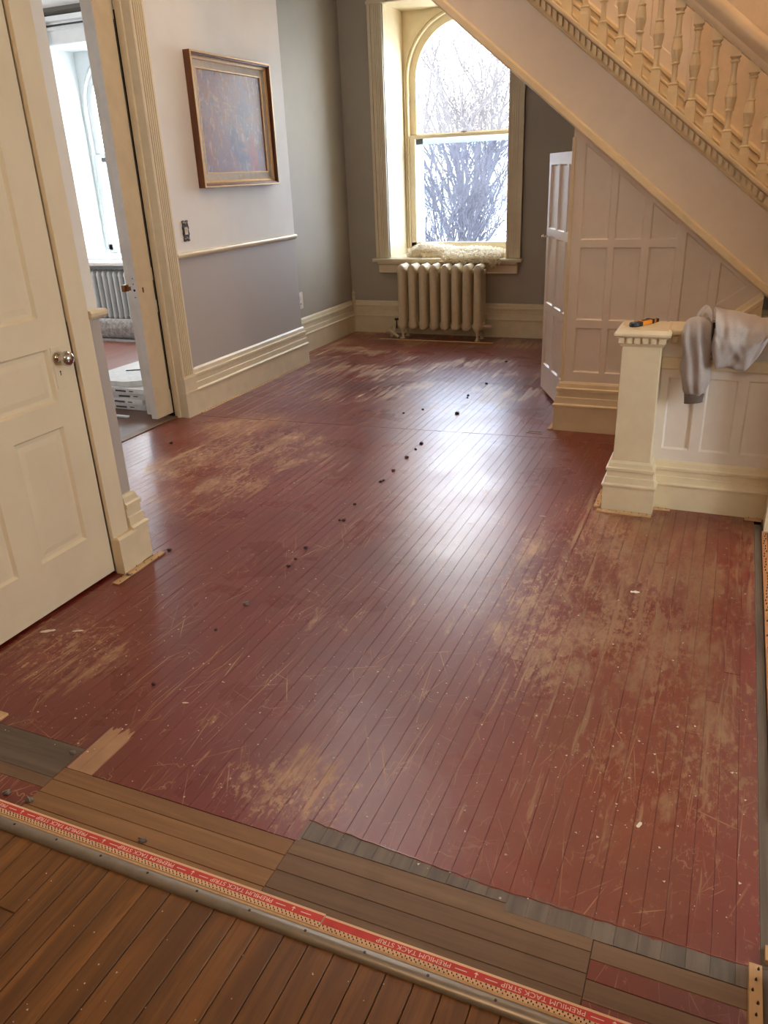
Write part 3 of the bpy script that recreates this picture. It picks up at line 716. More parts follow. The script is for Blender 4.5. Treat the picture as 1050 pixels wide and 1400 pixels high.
# balusters: one turned mesh shared by all
bal = MB(); HB = .485
def sq(h0, w0, h1, w1, k=1.15): bal.loft([[(-a, -a, h), (a, -a, h), (a, a, h), (-a, a, h)] for h, a in ((h0, w0*k), (h1, w1*k))])
sq(-.035, .0225, .060, .0215); sq(.060, .0215, .088, .0175)
T_ = [(.0175, .088), (.021, .091), (.021, .096), (.0135, .101), (.0115, .14), (.0115, .182), (.018, .187), (.018, .192), (.0155, .196), (.0215, .235), (.0225, .247), (.0232, .249), (.0232, .253), (.0225, .255), (.0205, .275), (.0150, .303), (.0175, .307), (.0175, .312), (.0115, .317), (.0105, .36), (.0125, .405), (.018, .409), (.018, .415), (.014, .420), (.0225, .432)]
bal.lathe([(r*1.22, h) for r, h in T_], n=14)
sq(.432, .0215, .53, .0225)
bme = bal.mesh('baluster'); bme.materials.append(CREAM)
for i in range(-6, 15):
    xb = -.025-.0957*i
    if xb < XA+.1: continue
    b = bpy.data.objects.new('baluster', bme); COL.objects.link(b); b.location = (xb, 4.872, off(xb, 1.487)); attach(b, st)
# handrail
hp = [(4.872+a, 1.985+b) for a, b in ((-.034, -.030), (-.040, -.015), (-.040, .010), (-.052, .028), (-.060, .055), (-.056, .085), (-.038, .110), (0, .122), (.038, .110), (.056, .085), (.060, .055), (.052, .028), (.040, .010), (.040, -.015), (.034, -.030))]
slope_prism(hp).build('handrail', paint('handrail_paint', C(224, 210, 186), .3), st, True)
# wall on the far side of the flight with its own sloping skirting and wainscot
X2 = -.40
fw = MB(); fw.prism([(XA, 5.78, off(XA, 1.02)), (2.6, 5.78, 0), (2.6, 5.78, 5.7), (XA, 5.78, 5.7)], (0, .08, 0)); o = fw.build('wall_stair_far', paint('warm_stair_wall_paint', C(222, 208, 188), .6)); o['kind'] = 'structure'
slope_prism([(5.779, 1.30), (5.748, 1.30), (5.748, 1.475), (5.740, 1.480), (5.740, 1.492), (5.752, 1.50), (5.752, 1.545), (5.746, 1.55), (5.746, 1.562), (5.756, 1.568), (5.756, 1.595), (5.744, 1.603), (5.744, 1.622), (5.754, 1.632), (5.779, 1.64)], XA, 1.2).build('far_skirting', CREAM, st)
wx = XA+.1; hol = []; 
while wx < X2-.2:
    a, b = wx, wx+.17; hol.append([(a, off(a, 1.72)), (b, off(b, 1.72)), (b, off(b, 2.35)), (a, off(a, 2.35))]); wx += .225
panelled(None, [(XA, off(XA, 1.62)), (X2, off(X2, 1.62)), (X2, off(X2, 2.45)), (XA, off(XA, 2.45))], hol, (0, 5.764, 0), (1, 0, 0), (0, 0, 1), (0, -1, 0), .0145, .009, WHITE, st, slope=.006, frame_name='wainscot')
m = MB(); m.box(X2-.01, X2+.032, 5.735, 5.779, off(X2, 1.55), 4.2); m.build('pilaster', WHITE, st, bevel=.004)
# lower flight: skirting on the spandrel, steps, landing
def up_prism(yk, xa, xb):
    return MB().prism([(xa, y, k+SL*xa) for y, k in yk], (xb-xa, 0, SL*(xb-xa)))
up_prism([(4.849, .40), (4.818, .40), (4.818, .585), (4.812, .59), (4.812, .602), (4.822, .612), (4.822, .672), (4.815, .678), (4.815, .70), (4.828, .712), (4.832, .735), (4.849, .743)], -.44, .170).build('lower_skirting', CREAM, st)
x = -.36; z = 0
for i in range(4):
    z += .175; bx('riser', x, x+.012, 3.862, 4.805, z-.175, z-.028, CREAM, st); bx('tread', x-.022, x+.22, 3.862, 4.805, z-.028, z, DARKF, st); x += .205
bx('landing', x, 1.6, 3.862, 5.77, .66, .70, DARKF, st)
# newel post
NX0, NX1, NY0, NY1 = -.420, -.250, 3.668, 3.85
nw = MB(); nw.box(NX0, NX1, NY0, NY1, 0, .815); newel = nw.build('newel_post', CREAM, st, bevel=.003)
sweep([(NX0, NY1), (NX0, NY0), (NX1, NY0), (NX1, NY1)][::-1], [(a, b*.752) for a, b in BASE], True).build('newel_base', CREAM, newel)
m = MB()
def slab(a, b, z0, z1, c=0): m.loft([[(NX0-k, NY0-k, z), (NX1+k, NY0-k, z), (NX1+k, NY1+k, z), (NX0-k, NY1+k, z)] for z, k in ((z0, a), (z1, b))])
slab(.004, .012, .790, .800); slab(.012, .016, .800, .805); slab(.003, .003, .805, .833); slab(.026, .036, .833, .842); slab(.036, .036, .842, .851); slab(.036, .022, .851, .866)
m.build('cap', CREAM, newel)
m = MB()
for i in range(6):
    a = NX0-.016+i*.0345; m.box(a, a+.025, NY0-.017, NY0-.002, .806, .832)
for i in range(6):
    a = NY0-.012+i*.0358; m.box(NX1+.002, NX1+.017, a, a+.025, .806, .832); m.box(NX0-.017, NX0-.002, a, a+.025, .806, .832)
m.build('cap_dentil', CREAM, newel, kind='stuff')

# low panelled wall beside the lower flight
lx0, lx1 = -.25, .284
lw = panelled('wall_stair_low', [(lx0, 0), (lx1, 0), (lx1, .838), (lx0, .838)], [rect(-.213, -.092, .292, .638), rect(-.046, .084, .292, .638), rect(.125, .25, .292, .638)],
    (0, 3.76, 0), (1, 0, 0), (0, 0, 1), (0, -1, 0), .10, .012, WHITE, None, slope=.008, kind='structure')
bx('band', lx0, lx1, 3.742, 3.7605, .680, .731, CREAM, lw, .002)
m = MB(); m.box(lx0, lx1, 3.715, 3.905, .838, .846); m.bevbox(lx0, lx1, 3.705, 3.915, .846, .864, .006); m.box(lx0, lx1, 3.738, 3.76, .800, .838); m.build('cap_rail', CREAM, lw)
m = MB(); a = lx0+.012
while a < lx1-.02: m.box(a, a+.018, 3.727, 3.7395, .804, .830); a += .030
m.build('rail_dentil', CREAM, lw, kind='stuff')
base('baseboard_stair_low', [(.284, 3.76), (-.2505, 3.76)], CREAM, .735)

# closet door, ajar
cd = thing('door_3', (-.905, 5.07, 0), kind='structure')
dv = Vector((-1.231+.905, 5.762-5.07, 0)); Lc = dv.length; dv /= Lc; nv = Vector((-dv.y, dv.x, 0))    # left of travel = towards the hall
cols = [(.055, .245), (.29, .48), (.525, .715)]
hs = [rect(a, b, c, d) for a, b in cols for c, d in ((.215, .60), (.655, 1.10), (1.155, 1.555))]
panelled(None, rect(0, Lc, .03, 1.625), hs, (-.905, 5.07, 0), dv, (0, 0, 1), nv, .034, .012, WHITE, cd, slope=.008, frame_name='door_leaf')
kp = Vector((-.905, 5.07, 1.10))+dv*(Lc-.03)
m = MB(); m.tube([kp, kp+nv*.02, kp+nv*.022, kp+nv*.03, kp+nv*.040, kp+nv*.044], [.006, .006, .012, .016, .013, .003], 12); m.build('knob', NICKEL, cd, True)
bx('wall_closet_head', -.905, -.86, 5.06, 5.78, 1.66, 1.70, WHITE, kind='structure')

# ================================================================== OBJECTS
# ---- radiators
def radiator(name, x0, n, pitch, y0, top, mat, label, feet=True, valve=True, colr=.040, zb=.135):
    r = thing(name, (x0+pitch*n/2, y0+.1, 0), label, 'radiator')
    m = MB(); ry = .028
    for yc in (y0+.033, y0+.1, y0+.167):
        m.lathe([(1, zb), (1, top-.05)], (0, 0, 0), n=14)
        k = len(m.v)-28
        for i in range(k, len(m.v)):
            a = m.v[i]; m.v[i] = (a[0]*colr, yc+a[1]*(.034 if yc > y0+.04 else .034), a[2])
    def cap(zc, up):
        rings = []
        for dy, s in ((0, .30), (.006, .72), (.018, .94), (.034, 1), (.075, .93), (.1, .97), (.125, .93), (.166, 1), (.182, .94), (.194, .72), (.2, .30)):
            ring = []
            for i in range(16):
                a = 2*math.pi*i/16; c, s_ = math.cos(a), math.sin(a)
                pk = 1.0+(.22*max(0, s_)**6 if up else 0)
                ring.append((c*s*colr*1.13, y0+dy, zc+s_*s*.043*pk))
            rings.append(ring)
        m.loft(rings)
    cap(top-.052, True); cap(zb-.004, False)
    m.lathe([(.026, -pitch/2), (.026, pitch/2)], (0, y0+.1, zb), 'x', 12); m.lathe([(.024, -pitch/2), (.024, pitch/2)], (0, y0+.1, top-.075), 'x', 12)
    me = m.mesh('section'); me.materials.append(mat)
    me.polygons.foreach_set('use_smooth', [True]*len(me.polygons)); me.set_sharp_from_angle(angle=math.radians(50))
    for i in range(n):
        o = bpy.data.objects.new('section', me); COL.objects.link(o); o.location = (x0+pitch*(i+.5), 0, 0); attach(o, r)
    if feet:
        for i in (0, n-1):
            for yc in (y0+.03, y0+.165):
                f = MB(); f.lathe([(.027, .0), (.027, .007), (.015, .014), (.011, .035), (.016, .07), (.026, .105), (.030, .13)], (x0+pitch*(i+.5), yc, 0), n=14); f.build('foot', mat, r, True)
    if valve:
        v = MB(); xl = x0; v.tube([(xl+.02, y0+.09, zb-.02), (xl-.05, y0+.09, zb-.03), (xl-.075, y0+.085, zb-.045), (xl-.09, y0+.08, zb-.08), (xl-.09, y0+.08, .0)], [.018, .018, .027, .024, .015], 12)
        v.lathe([(.020, .060), (.032, .064), (.034, .075), (.022, .10), (.02, .115)], (xl-.06, y0+.07, 0), n=12)
        vb = v.build('valve', mat, r, True)
        h = MB(); h.lathe([(.007, .09), (.007, .17), (.020, .174), (.022, .186), (.018, .192)], (xl-.022, y0+.06, 0), n=12); h.build('valve_handle', BRONZE, vb, True)
        p_ = MB(); p_.tube([(xl-.115, y0+.03, .055), (xl-.07, y0+.0, .075), (xl-.02, y0-.005, .045), (xl+.02, y0-.008, .018)], [.022, .017, .015, .014], 10); p_.build('pipe', mat, vb, True)
        q = MB(); q.lathe([(.018, 0), (.018, .05), (.011, .053), (.011, .075)], (x0+pitch*n, y0+.09, zb), 'x', 10); q.build('end_plug', mat, r, True)
    return r
radiator('radiator', -3.062, 8, .1117, 7.385, .722, RADP, 'cream cast iron column radiator below the arched hall window')
radiator('radiator', -7.75, 24, .079, 7.32, .64, RADW, 'pale grey column radiator in the side room behind the rolled carpet', valve=False, colr=.026)
lath(-2.05, 7.352, -3.22, 7.335, .02, .008, PALEW, 'thin pale lath on the floor in front of the radiator feet', 21)
# window seat slab above the side-room radiator
m = MB(); m.bevbox(-7.62, -5.4, 7.30, 7.60, .70, .735, .01); ws = tag(m.build('window_shelf', flat('pale_marble', C(226, 224, 218), .3)), 'pale stone shelf above the side room radiator', 'shelf')

# ---- sheepskin on the stool
sk = thing('sheepskin', (-2.55, 7.85, .752), 'fluffy cream sheepskin lying along the hall window stool', 'sheepskin')
rs = random.Random(5); N = 26; rings = []
def skin_section(t):
    xc = -3.06+t*1.03
    yc = 7.865+.03*math.sin(t*5); hw = .105+.035*math.sin(t*3.2+.4); ht = .066+.020*math.sin(t*4.1+1.0)+.012*math.sin(t*11)
    e = min(1, t/.07, (1-t)/.06); e = math.sqrt(max(.02, e)); return xc, yc, hw*(.55+.45*e), ht*e
for i in range(N+1):
    xc, yc, hw, ht = skin_section(i/N); ring = []
    for j in range(14):
        a = math.pi*j/13; ring.append((xc, yc-hw*math.cos(a), .753+ht*max(0, math.sin(a))**.6))
    rings.append(ring)
m = MB(); m.loft(rings); 
pts = [(Vector(p), Vector((0, (p[1]-7.87)*3, .6)).normalized()) for r in rings for p in r]
# the lobe hanging over the front edge of the stool
lob = []
for i in range(12):
    t = i/11; xc = -2.62+t*.54; e = abs(math.sin(math.pi*min(1, max(0, t*.94+.03))))**.6; ring = []
    drop = (.085*e if xc > -2.135 else .004)+.002
    path = [(7.80, .785), (7.70, .800), (7.63, .797), (7.595, .775), (7.588, .742-drop*.5), (7.589, .738-drop), (7.594, .742-drop), (7.597, .748-drop*.3), (7.598, .757), (7.70, .757), (7.80, .757)]
    lob.append([(xc, y, z) for y, z in path])
m.loft(lob); m.build('hide', WOOL, sk, True)
pts += [(Vector(p), Vector((0, -.7, .25 if k < 4 else -.2)).normalized()) for r in lob for k, p in enumerate(r[:7])]
fur = MB()
for i in range(3600):
    p, nn = rs.choice(pts); p = p+Vector((rs.uniform(-.02, .02), rs.uniform(-.012, .012), rs.uniform(-.006, .006)))
    d = (nn+Vector((rs.gauss(0, .5), rs.gauss(0, .5), rs.gauss(0, .35)))).normalized(); L = rs.uniform(.018, .040)
    b = Vector((rs.gauss(0, 1), rs.gauss(0, 1), rs.gauss(0, .6)))*.5
    q1 = p+d*L*.5; q2 = p+(d+b).normalized()*L*.9+d*L*.15
    if min(q1.z, q2.z) < .755 and p.y > 7.598: q1.z = max(q1.z, .757); q2.z = max(q2.z, .757)
    fur.tube([p, q1, q2], [.0060, .0052, .0018], 4, False)
fur.build('fleece', WOOL, sk, 'full', kind='stuff')

# ---- framed painting
pf = thing('framed_painting', (-3.47, 5.39, 1.50), 'abstract figure painting in a walnut and gilt frame on the grey wall', 'painting')
fy0, fy1, fz0, fz1 = 4.885, 5.895, 1.500, 2.335; XF = -3.4685
def mould(prof, nm, mat):      # profile of (inset from outer edge, height off the wall) run round the rectangle
    rings = []
    for cy, cz, sy, sz in ((fy0, fz0, 1, 1), (fy1, fz0, -1, 1), (fy1, fz1, -1, -1), (fy0, fz1, 1, -1), (fy0, fz0, 1, 1)):
        rings.append([(XF+h, cy+sy*i, cz+sz*i) for i, h in prof])
    return MB().loft(rings, True, False).build(nm, mat, pf)
mould([(0, 0), (0, .050), (.004, .055), (.012, .055), (.016, .050), (.020, .048), (.022, .030), (.05, .016), (.05, 0)], 'frame', FRAMEW)
mould([(.0005, .0502), (.003, .056), (.011, .056), (.013, .0535), (.006, .052)], 'outer_gilt_edge', GOLD)
mould([(.024, .030), (.034, .033), (.044, .026), (.048, .019), (.024, .016)], 'gilt_slip', GOLD)
mould([(.047, .010), (.047, .018), (.092, .018), (.100, .011), (.100, .005)], 'linen_mount', LINEN)
mould([(.090, .012), (.090, .020), (.096, .020), (.100, .014), (.100, .010)], 'inner_slip', GOLD)
bx('canvas', XF+.004, XF+.010, fy0+.095, fy1-.095, fz0+.095, fz1-.095, ART, pf)
m = MB(); m.box(XF+.018, XF+.0195, 5.375, 5.425, fz0+.062, fz0+.070); m.build('name_plate', GOLD, pf)

# ---- light switch and outlet
sp = thing('light_switch', (-3.47, 4.668, 1.24), 'ornate dark bronze switch plate beside the fluted door casing', 'light switch')
pr = [(4.634, 1.174), (4.650, 1.170), (4.668, 1.176), (4.686, 1.170), (4.702, 1.174), (4.698, 1.200), (4.705, 1.220), (4.699, 1.239), (4.705, 1.258), (4.698, 1.278), (4.702, 1.303), (4.686, 1.307), (4.668, 1.300), (4.650, 1.307), (4.634, 1.303), (4.638, 1.278), (4.631, 1.258), (4.637, 1.239), (4.631, 1.220), (4.638, 1.200)]
m = MB(); m.prism([(-3.4698, a, b) for a, b in pr], (.005, 0, 0)); m.build('plate', BRONZE, sp)
BOSS = flat('pewter_highlight', C(150, 140, 124), .35, .7)
for a, b in ((4.648, 1.29), (4.688, 1.29), (4.648, 1.187), (4.688, 1.187), (4.668, 1.284), (4.668, 1.193)): MB().lathe([(.009, 0), (.008, .003), (.003, .005)], (-3.465, a, b), 'x', 8).build('scroll_boss', BOSS, sp)
m = MB(); m.box(-3.465, -3.4615, 4.652, 4.684, 1.215, 1.262); m.prism([(-3.4615, 4.660, 1.226), (-3.450, 4.660, 1.252), (-3.4615, 4.660, 1.252)], (0, .016, 0)); m.build('rocker', IVORY, sp)
ou = thing('wall_outlet', (-3.685, 6.56, .48), 'white double wall outlet low on the recessed grey wall', 'outlet')
bx('cover_plate', -3.6845, -3.676, 6.50, 6.60, .41, .56, CHIP, ou, .002)
for zz in (.445, .51): MB().lathe([(.018, 0), (.018, .003)], (-3.676, 6.55, zz), 'x', 14).build('socket', IVORY, ou)
bx('slot', -3.6729, -3.6722, 6.545, 6.555, .450, .463, DARK, ou)
ow = thing('loose_cover_plate', (-3.685, 6.36, .39), 'slim white plate hanging beside the wall outlet', 'cover plate')
bx('plate', -3.6845, -3.668, 6.34, 6.385, .36, .55, CHIP, ow, .003)
m = MB(); m.tube([(-3.672, 6.36, .36), (-3.672, 6.36, .345)], .004, 8); m.build('clip', CHIP, ow)

# ---- tack strips with printed lettering along the joint between the two floors
TY0, TY1 = 1.0565, 1.0935
def text_mesh(body, size, nm, mat, parent, x, y, z, spacing=1.0, xs=1.0):
    cu = bpy.data.curves.new(nm, 'FONT'); cu.body = body; cu.size = size; cu.extrude = .0002; cu.space_character = spacing
    to = bpy.data.objects.new('tmp', cu); COL.objects.link(to)
    bpy.context.view_layer.update()
    me = bpy.data.meshes.new_from_object(to.evaluated_get(bpy.context.evaluated_depsgraph_get())); bpy.data.objects.remove(to)
    w = max(v.co.x for v in me.vertices); k = xs/w
    me.transform(Matrix.Translation((x, y, z)) @ Matrix.Rotation(math.pi, 4, 'Z') @ Matrix.Diagonal((k, 1, 1, 1)))
    return link(nm, me, mat, parent)
def tack_strip(x0, x1, Ps, label, z=.0065, dy=0, seed=1, cuts=None):
    t = thing('tack_strip', (x0, TY0+dy, 0), label, 'tack strip', None)
    y0, y1 = TY0+dy, TY1+dy
    bx('wood', x0, x1, y0, y1, .0003, z, bare('tack_strip_wood%d' % seed, C(236, 204, 168), C(214, 176, 140), 'x', .7, .3, .05), t, .0006)
    bx('printed_band', x0+.001, x1-.001, y0+.0135, y1-.006, z, z+.0004, REDINK, t)
    zt = z+.0005
    for px in Ps:
        a, b = px-.172, px
        if a > x0 and b < x1: text_mesh('PREMIUM TACK STRIP', .0155, 'lettering', WHITEINK, t, px, y0+.0275, zt, xs=.172)
        g = px+.055
        m = MB()
        for s in (-1, 1):
            if x0 < g+s*.033-.013 and g+s*.033+.013 < x1: m.box(g+s*.033-.013, g+s*.033+.013, y0+.0205, y0+.0225, zt, zt+.0003)
        if x0 < g-.01 and g+.01 < x1:
            m.box(g-.001, g+.001, y0+.016, y0+.023, zt, zt+.0003); m.prism([(g-.005, y0+.0235, zt), (g+.005, y0+.0235, zt), (g, y0+.0285, zt)], (0, 0, .0003))
        if m.v: m.build('arrow_mark', WHITEINK, t)
    rs = random.Random(seed); m = MB(); xx = x0+.006
    while xx < x1-.004:
        m.lathe([(.0016, z), (.0010, z+.0035), (.0002, z+.005)], (xx, y0+.009+rs.uniform(-.0012, .0012), 0), n=4); m.lathe([(.0016, z), (.0010, z+.003), (.0002, z+.0045)], (xx+.005, y0+.0035, 0), n=4); xx += .0105
    m.build('tack', STEEL, t, kind='stuff')
    return t
tack_strip(-.672, .26, [-.368, -.087, .194], 'printed red tack strip with crisp white lettering, right beyond the joint', dy=-.004, seed=2)
tack_strip(-2.05, -.6735, [-.805, -1.085, -1.36, -1.64, -1.92], 'printed red tack strip with faded lettering, running to the vestibule door side', seed=3, dy=-.001)
# metal edge moulding with a rounded top
mt = thing('edge_moulding', (-.9, 1.03, 0), 'dull metal floor edge moulding between oak floor and tack strip', 'floor trim')
prof = [(1.016, -.0015), (1.017, .004), (1.022, .0095), (1.030, .0122), (1.038, .0122), (1.043, .0100), (1.0455, .0085), (1.0515, .0085), (1.0515, -.0015)]
MB().prism([(-2.1, y, z) for y, z in prof], (2.38, 0, 0)).build('metal_nosing', ALU, mt, True)
MB().prism([(-2.1, y, z) for y, z in ((1.0455, .0086), (1.0455, .0098), (1.0515, .0098), (1.0515, .0086))], (2.38, 0, 0)).build('pale_lip', PALEW, mt)
m = MB(); rs = random.Random(9)
for i in range(16): m.lathe([(.0035, .0122), (.003, .0130), (.0008, .0133)], (-2.0+i*.145, 1.034, 0), n=8)
m.build('nail_head', STEEL, mt, kind='stuff')
# tack laths along walls
lath(.285, 3.62, .285, 1.95, .026, .008, ORANGEW, 'orange wooden tack lath beside the grey board at the right doorway', 31) if False else None
def yl(x0, x1, y0, y1, h, mat, label, seed):
    t = thing('tack_lath', ((x0+x1)/2, y0, 0), label, 'tack strip'); rs = random.Random(seed)
    bx('lath', x0, x1, y0, y1, -.0025, h, mat, t, .001); m = MB(); y = y0+.02
    while y < y1-.01: m.lathe([(.003, h), (.0015, h+.005), (.0003, h+.008)], (rs.uniform(x0+.005, x1-.005), y, 0), n=5); y += .026
    m.build('tack', STEEL, t, kind='stuff')
yl(.2605, .2815, 1.75, 3.57, .010, ORANGEW, 'long orange wooden tack lath at the edge of the right doorway', 31)
yl(.2065, .2315, 1.062, 1.302, .018, PALEW, 'short pale lath studded with bent nails beside the cross boards', 32)
yl(.2385, .2590, 1.322, 1.36, .014, PALEW, 'stub of pale lath touching the grey edge board', 33)
lath(-.217, 3.612, -.468, 3.612, .022, .009, PALEW, 'splintered pale lath along the front foot of the newel post', 41)
lath(-.463, 3.64, -.463, 3.87, .030, .010, PALEW, 'splintered pale lath along the side foot of the newel post', 42)
lath(-.14, 3.715, -.218, 3.712, .018, .008, PALEW, 'short pale lath offcut at the foot of the low stair wall', 43)
lath(.262, 3.715, .19, 3.715, .022, .010, PALEW, 'pale lath block at the right end of the low stair wall', 44)
lath(-2.247, 2.512, -2.247, 2.20, .030, .008, PALEW, 'splintered pale lath at the foot of the vestibule corner', 45) if False else lath(-2.251, 2.205, -2.251, 2.52, -.030, .008, PALEW, 'splintered pale lath at the foot of the vestibule corner', 45)
lath(-3.432, 6.19, -3.432, 4.52, .014, .006, PALEW, 'thin paint-crusted lath along the foot of the picture wall', 46)
lath(-.951, 4.80, -.951, 5.0, .020, .010, PALEW, 'splintered pale lath at the foot of the stair spandrel corner', 47) if False else lath(-.945, 4.94, -.945, 4.80, -.022, .010, PALEW, 'splintered pale lath at the foot of the stair spandrel corner', 47)
yl(-2.02, -1.965, 1.352, 1.385, .008, PALEW, 'stub of pale lath by the vestibule door at the floor edge', 48)

# ---- foam crumbs, staples and chips on the floor
def crumb(x, y, s, mat, label, group=None, seed=0):
    rs = random.Random(seed*7+1); bm = bmesh.new(); bmesh.ops.create_icosphere(bm, subdivisions=2, radius=1)
    for v in bm.verts:
        n = noise.noise(v.co*1.7+Vector((seed*3.1, 0, 0))); k = 1+.55*n
        v.co = Vector((v.co.x*k*s*rs.uniform(.95, 1.05), v.co.y*k*s*.8, max(-.5, v.co.z*k)*s*.62))
    zmin = min(v.co.z for v in bm.verts)
    for v in bm.verts: v.co += Vector((x, y, .0002-zmin))
    me = bpy.data.meshes.new('crumb'); bm.to_mesh(me); bm.free()
    t = thing('foam_crumb', (x, y, 0), label, 'debris', group); link('crumb', me, mat, t, 'full')
    a = rs.uniform(0, 3.1); q = MB(); d = Vector((math.cos(a), math.sin(a), 0))*s*1.1; zc = s*.5
    q.tube([(x-d.x, y-d.y, zc*.2+.001), (x-d.x*.8, y-d.y*.8, zc+s*.5), (x+d.x*.8, y+d.y*.8, zc+s*.55), (x+d.x, y+d.y, zc*.3+.001)], s*.10, 5); q.build('staple', NICKEL if mat is CRUMB else STEEL, t)
for i, (x_, y_, s_, l_) in enumerate([(-1.606, 1.121, .012, 'grey foam crumb on the bare patch boards nearest the tack strip corner'), (-1.687, 1.120, .011, 'grey foam crumb on the red cross boards beside the tack strip'), (-1.215, 1.119, .011, 'grey foam crumb alone midway along the bare patch boards'), (-1.632, 1.316, .009, 'grey foam crumb with staple beside the gouged bare board'), (-1.615, 2.245, .012, 'grey foam crumb with staple, largest in the trail on the red floor'), (-2.232, 2.285, .013, 'grey foam crumb lodged on lath at the vestibule plinth')]):
    crumb(x_, y_, s_, CRUMB, l_, seed=i+1)
trail = [(-1.620, 2.042, .009), (-1.624, 1.681, .009), (-1.599, 3.104, .012), (-1.62, 3.10, .009), (-1.633, 3.304, .010), (-1.633, 3.637, .012), (-1.625, 3.66, .009), (-1.629, 3.817, .013), (-1.639, 4.045, .015), (-1.641, 4.20, .010), (-1.646, 4.31, .015), (-1.63, 2.771, .012), (-1.621, 2.659, .010), (-1.614, 2.587, .011), (-1.635, 4.987, .020), (-1.706, 5.464, .013), (-1.69, 5.40, .010), (-1.671, 5.831, .014), (-1.718, 6.604, .016), (-2.0, 4.90, .010), (-1.9, 5.02, .011)]
for i, (x_, y_, s_) in enumerate(trail): crumb(x_, y_, s_*.8, CRUMBD, 'small dark underlay crumb in the trail across the red floor', 'dark crumbs along the old carpet seam', 20+i)
crumb(-2.22, 2.55, .010, CRUMBD, 'small dark crumb on the red floor beside the vestibule lath', None, 60)
crumb(-3.20, 3.86, .012, CRUMBD, 'small dark crumb by the threshold of the side room', None, 61)
ch = MB(); rs = random.Random(15)
for i in range(620):
    x_, y_ = rs.uniform(-2.2, .2), 1.3+abs(rs.gauss(0, 1.0))
    if y_ > 4.5: continue
    if x_ < -2.15 and y_ < 2.6: continue
    s_ = rs.choice([.0012, .0015, .002, .0024, .003, .0045]); a = rs.uniform(0, 6.28); k = rs.uniform(.3, 1)
    p = [(x_+s_*math.cos(a+t*2.1)*(k if t == 1 else 1), y_+s_*math.sin(a+t*2.1)*(k if t == 1 else 1), .0006) for t in range(3)]; ch.prism(p, (0, 0, .0008))
for i in range(60):
    x_, y_ = rs.uniform(-1.4, .1), rs.uniform(.6, 1.0); s_ = rs.uniform(.0012, .0026); a = rs.uniform(0, 6)
    ch.prism([(x_+s_*math.cos(a+t*2.1), y_+s_*math.sin(a+t*2.1), -.001) for t in range(3)], (0, 0, .001))
tag(ch.build('paint_flecks', CHIP, kind='stuff'), 'tiny white paint flecks and splinters strewn over the red floor', 'debris')
def chip(x, y, L, w, a, label, seed):
    rs = random.Random(seed); n = 9; d = Vector((math.cos(a), math.sin(a))); nn = Vector((-d.y, d.x)); up, lo = [], []
    for i in range(n):
        t = i/(n-1); e = math.sin(math.pi*(t*.9+.05))**.5*w*rs.uniform(.6, 1.2); c = Vector((x, y))+d*(t-.5)*L
        up.append(c+nn*e*.5); lo.append(c-nn*e*.5)
    m = MB(); m.prism([(p.x, p.y, .0006) for p in lo+up[::-1]], (0, 0, .0014)); tag(m.build('paint_chip', CHIP), label, 'debris')
chip(-.047, 1.62, .022, .010, 1.2, 'white folded paint chip on the worn red boards near the grey edge', 1)
chip(-.20, 2.84, .035, .018, .2, 'large white paint chip on the worn boards before the newel post', 2)
chip(-2.23, 1.82, .055, .020, .6, 'cream paint scab on the red floor beside the vestibule door', 3)
chip(-2.12, 1.86, .040, .010, .5, 'narrow pale paint chip on the red floor near the vestibule door', 4)
chip(-1.46, 1.635, .022, .005, .3, 'thin splinter of pale wood on the red floor', 5)
chip(-.70, 3.45, .030, .008, .1, 'flat pale chip on the glossy boards beside the newel lath', 6)
m = MB()
m.box(-1.085, -.985, 4.705, 4.712, .0008, .0030); m.box(-1.085, -.985, 4.74, 4.747, .0008, .0030); m.box(-1.085, -1.078, 4.712, 4.74, .0008, .0030); m.box(-.992, -.985, 4.712, 4.74, .0008, .0030)
tag(m.build('floor_plate', ALU), 'small rectangular metal frame set on the floor near the stair spandrel', 'floor plate')

# ---- side room things seen through the opening
hts = [0, .041, .082, .123, .164, .205]
for i in range(5):
    bxr = random.Random(i); a = bxr.uniform(-.06, .06) if i else 0; top = i == 4
    lab = ['white printed carton at the bottom of the stack in the side room', 'white printed carton second from the floor in the stack', 'white printed carton in the middle of the stack', 'white printed carton second from the top of the stack', 'white carton on top of the stack, turned slightly askew'][i]
    cx_, cy_ = -4.17+.01*i, 4.80; t = thing('carton', (cx_, cy_, hts[i]+.003), lab, 'box', 'stack of flat cartons in the side room')
    w_, d_, h_ = .30, .36, .0395
    m = MB()
    if top: m.prism([(-w_, -d_+.02, 0), (w_-.20, -d_+.02, 0), (w_-.02, -d_+.16, 0), (w_-.02, d_, 0), (-w_, d_, 0)], (0, 0, h_))
    else: m.box(-w_, w_, -d_, d_, 0, h_)
    me = m.mesh('box'); R_ = Matrix.Translation((cx_, cy_, hts[i]+.0032)) @ Matrix.Rotation(a, 4, 'Z'); me.transform(R_); link('box', me, CARD, t, bevel=.002)
    m = MB(); yf = -d_-.0006+(.02 if top else 0)
    for (xa, xb, za, zb) in ((-.10, -.04, .012, .026), (.03, .13, .010, .024), (.16, .20, .014, .022), (-.25, -.14, .016, .022)):
        if top and xb > w_-.2: continue
        m.box(xa, xb, yf, yf+.0006, za, zb)
    if not top:
        for (ya_, yb_, za, zb) in ((-.30, -.22, .012, .026), (-.1, .02, .014, .022)): m.box(w_, w_+.0006, ya_, yb_, za, zb)
    me = m.mesh('print'); me.transform(R_); link('print', me, INK, t)
    if top:
        m = MB(); m.tube([(-.14, -.05, h_+.004), (-.02, .02, h_+.004), (.12, .02, h_+.004)], .004, 6); me = m.mesh('strap'); me.transform(R_); link('strap', me, INK, t)
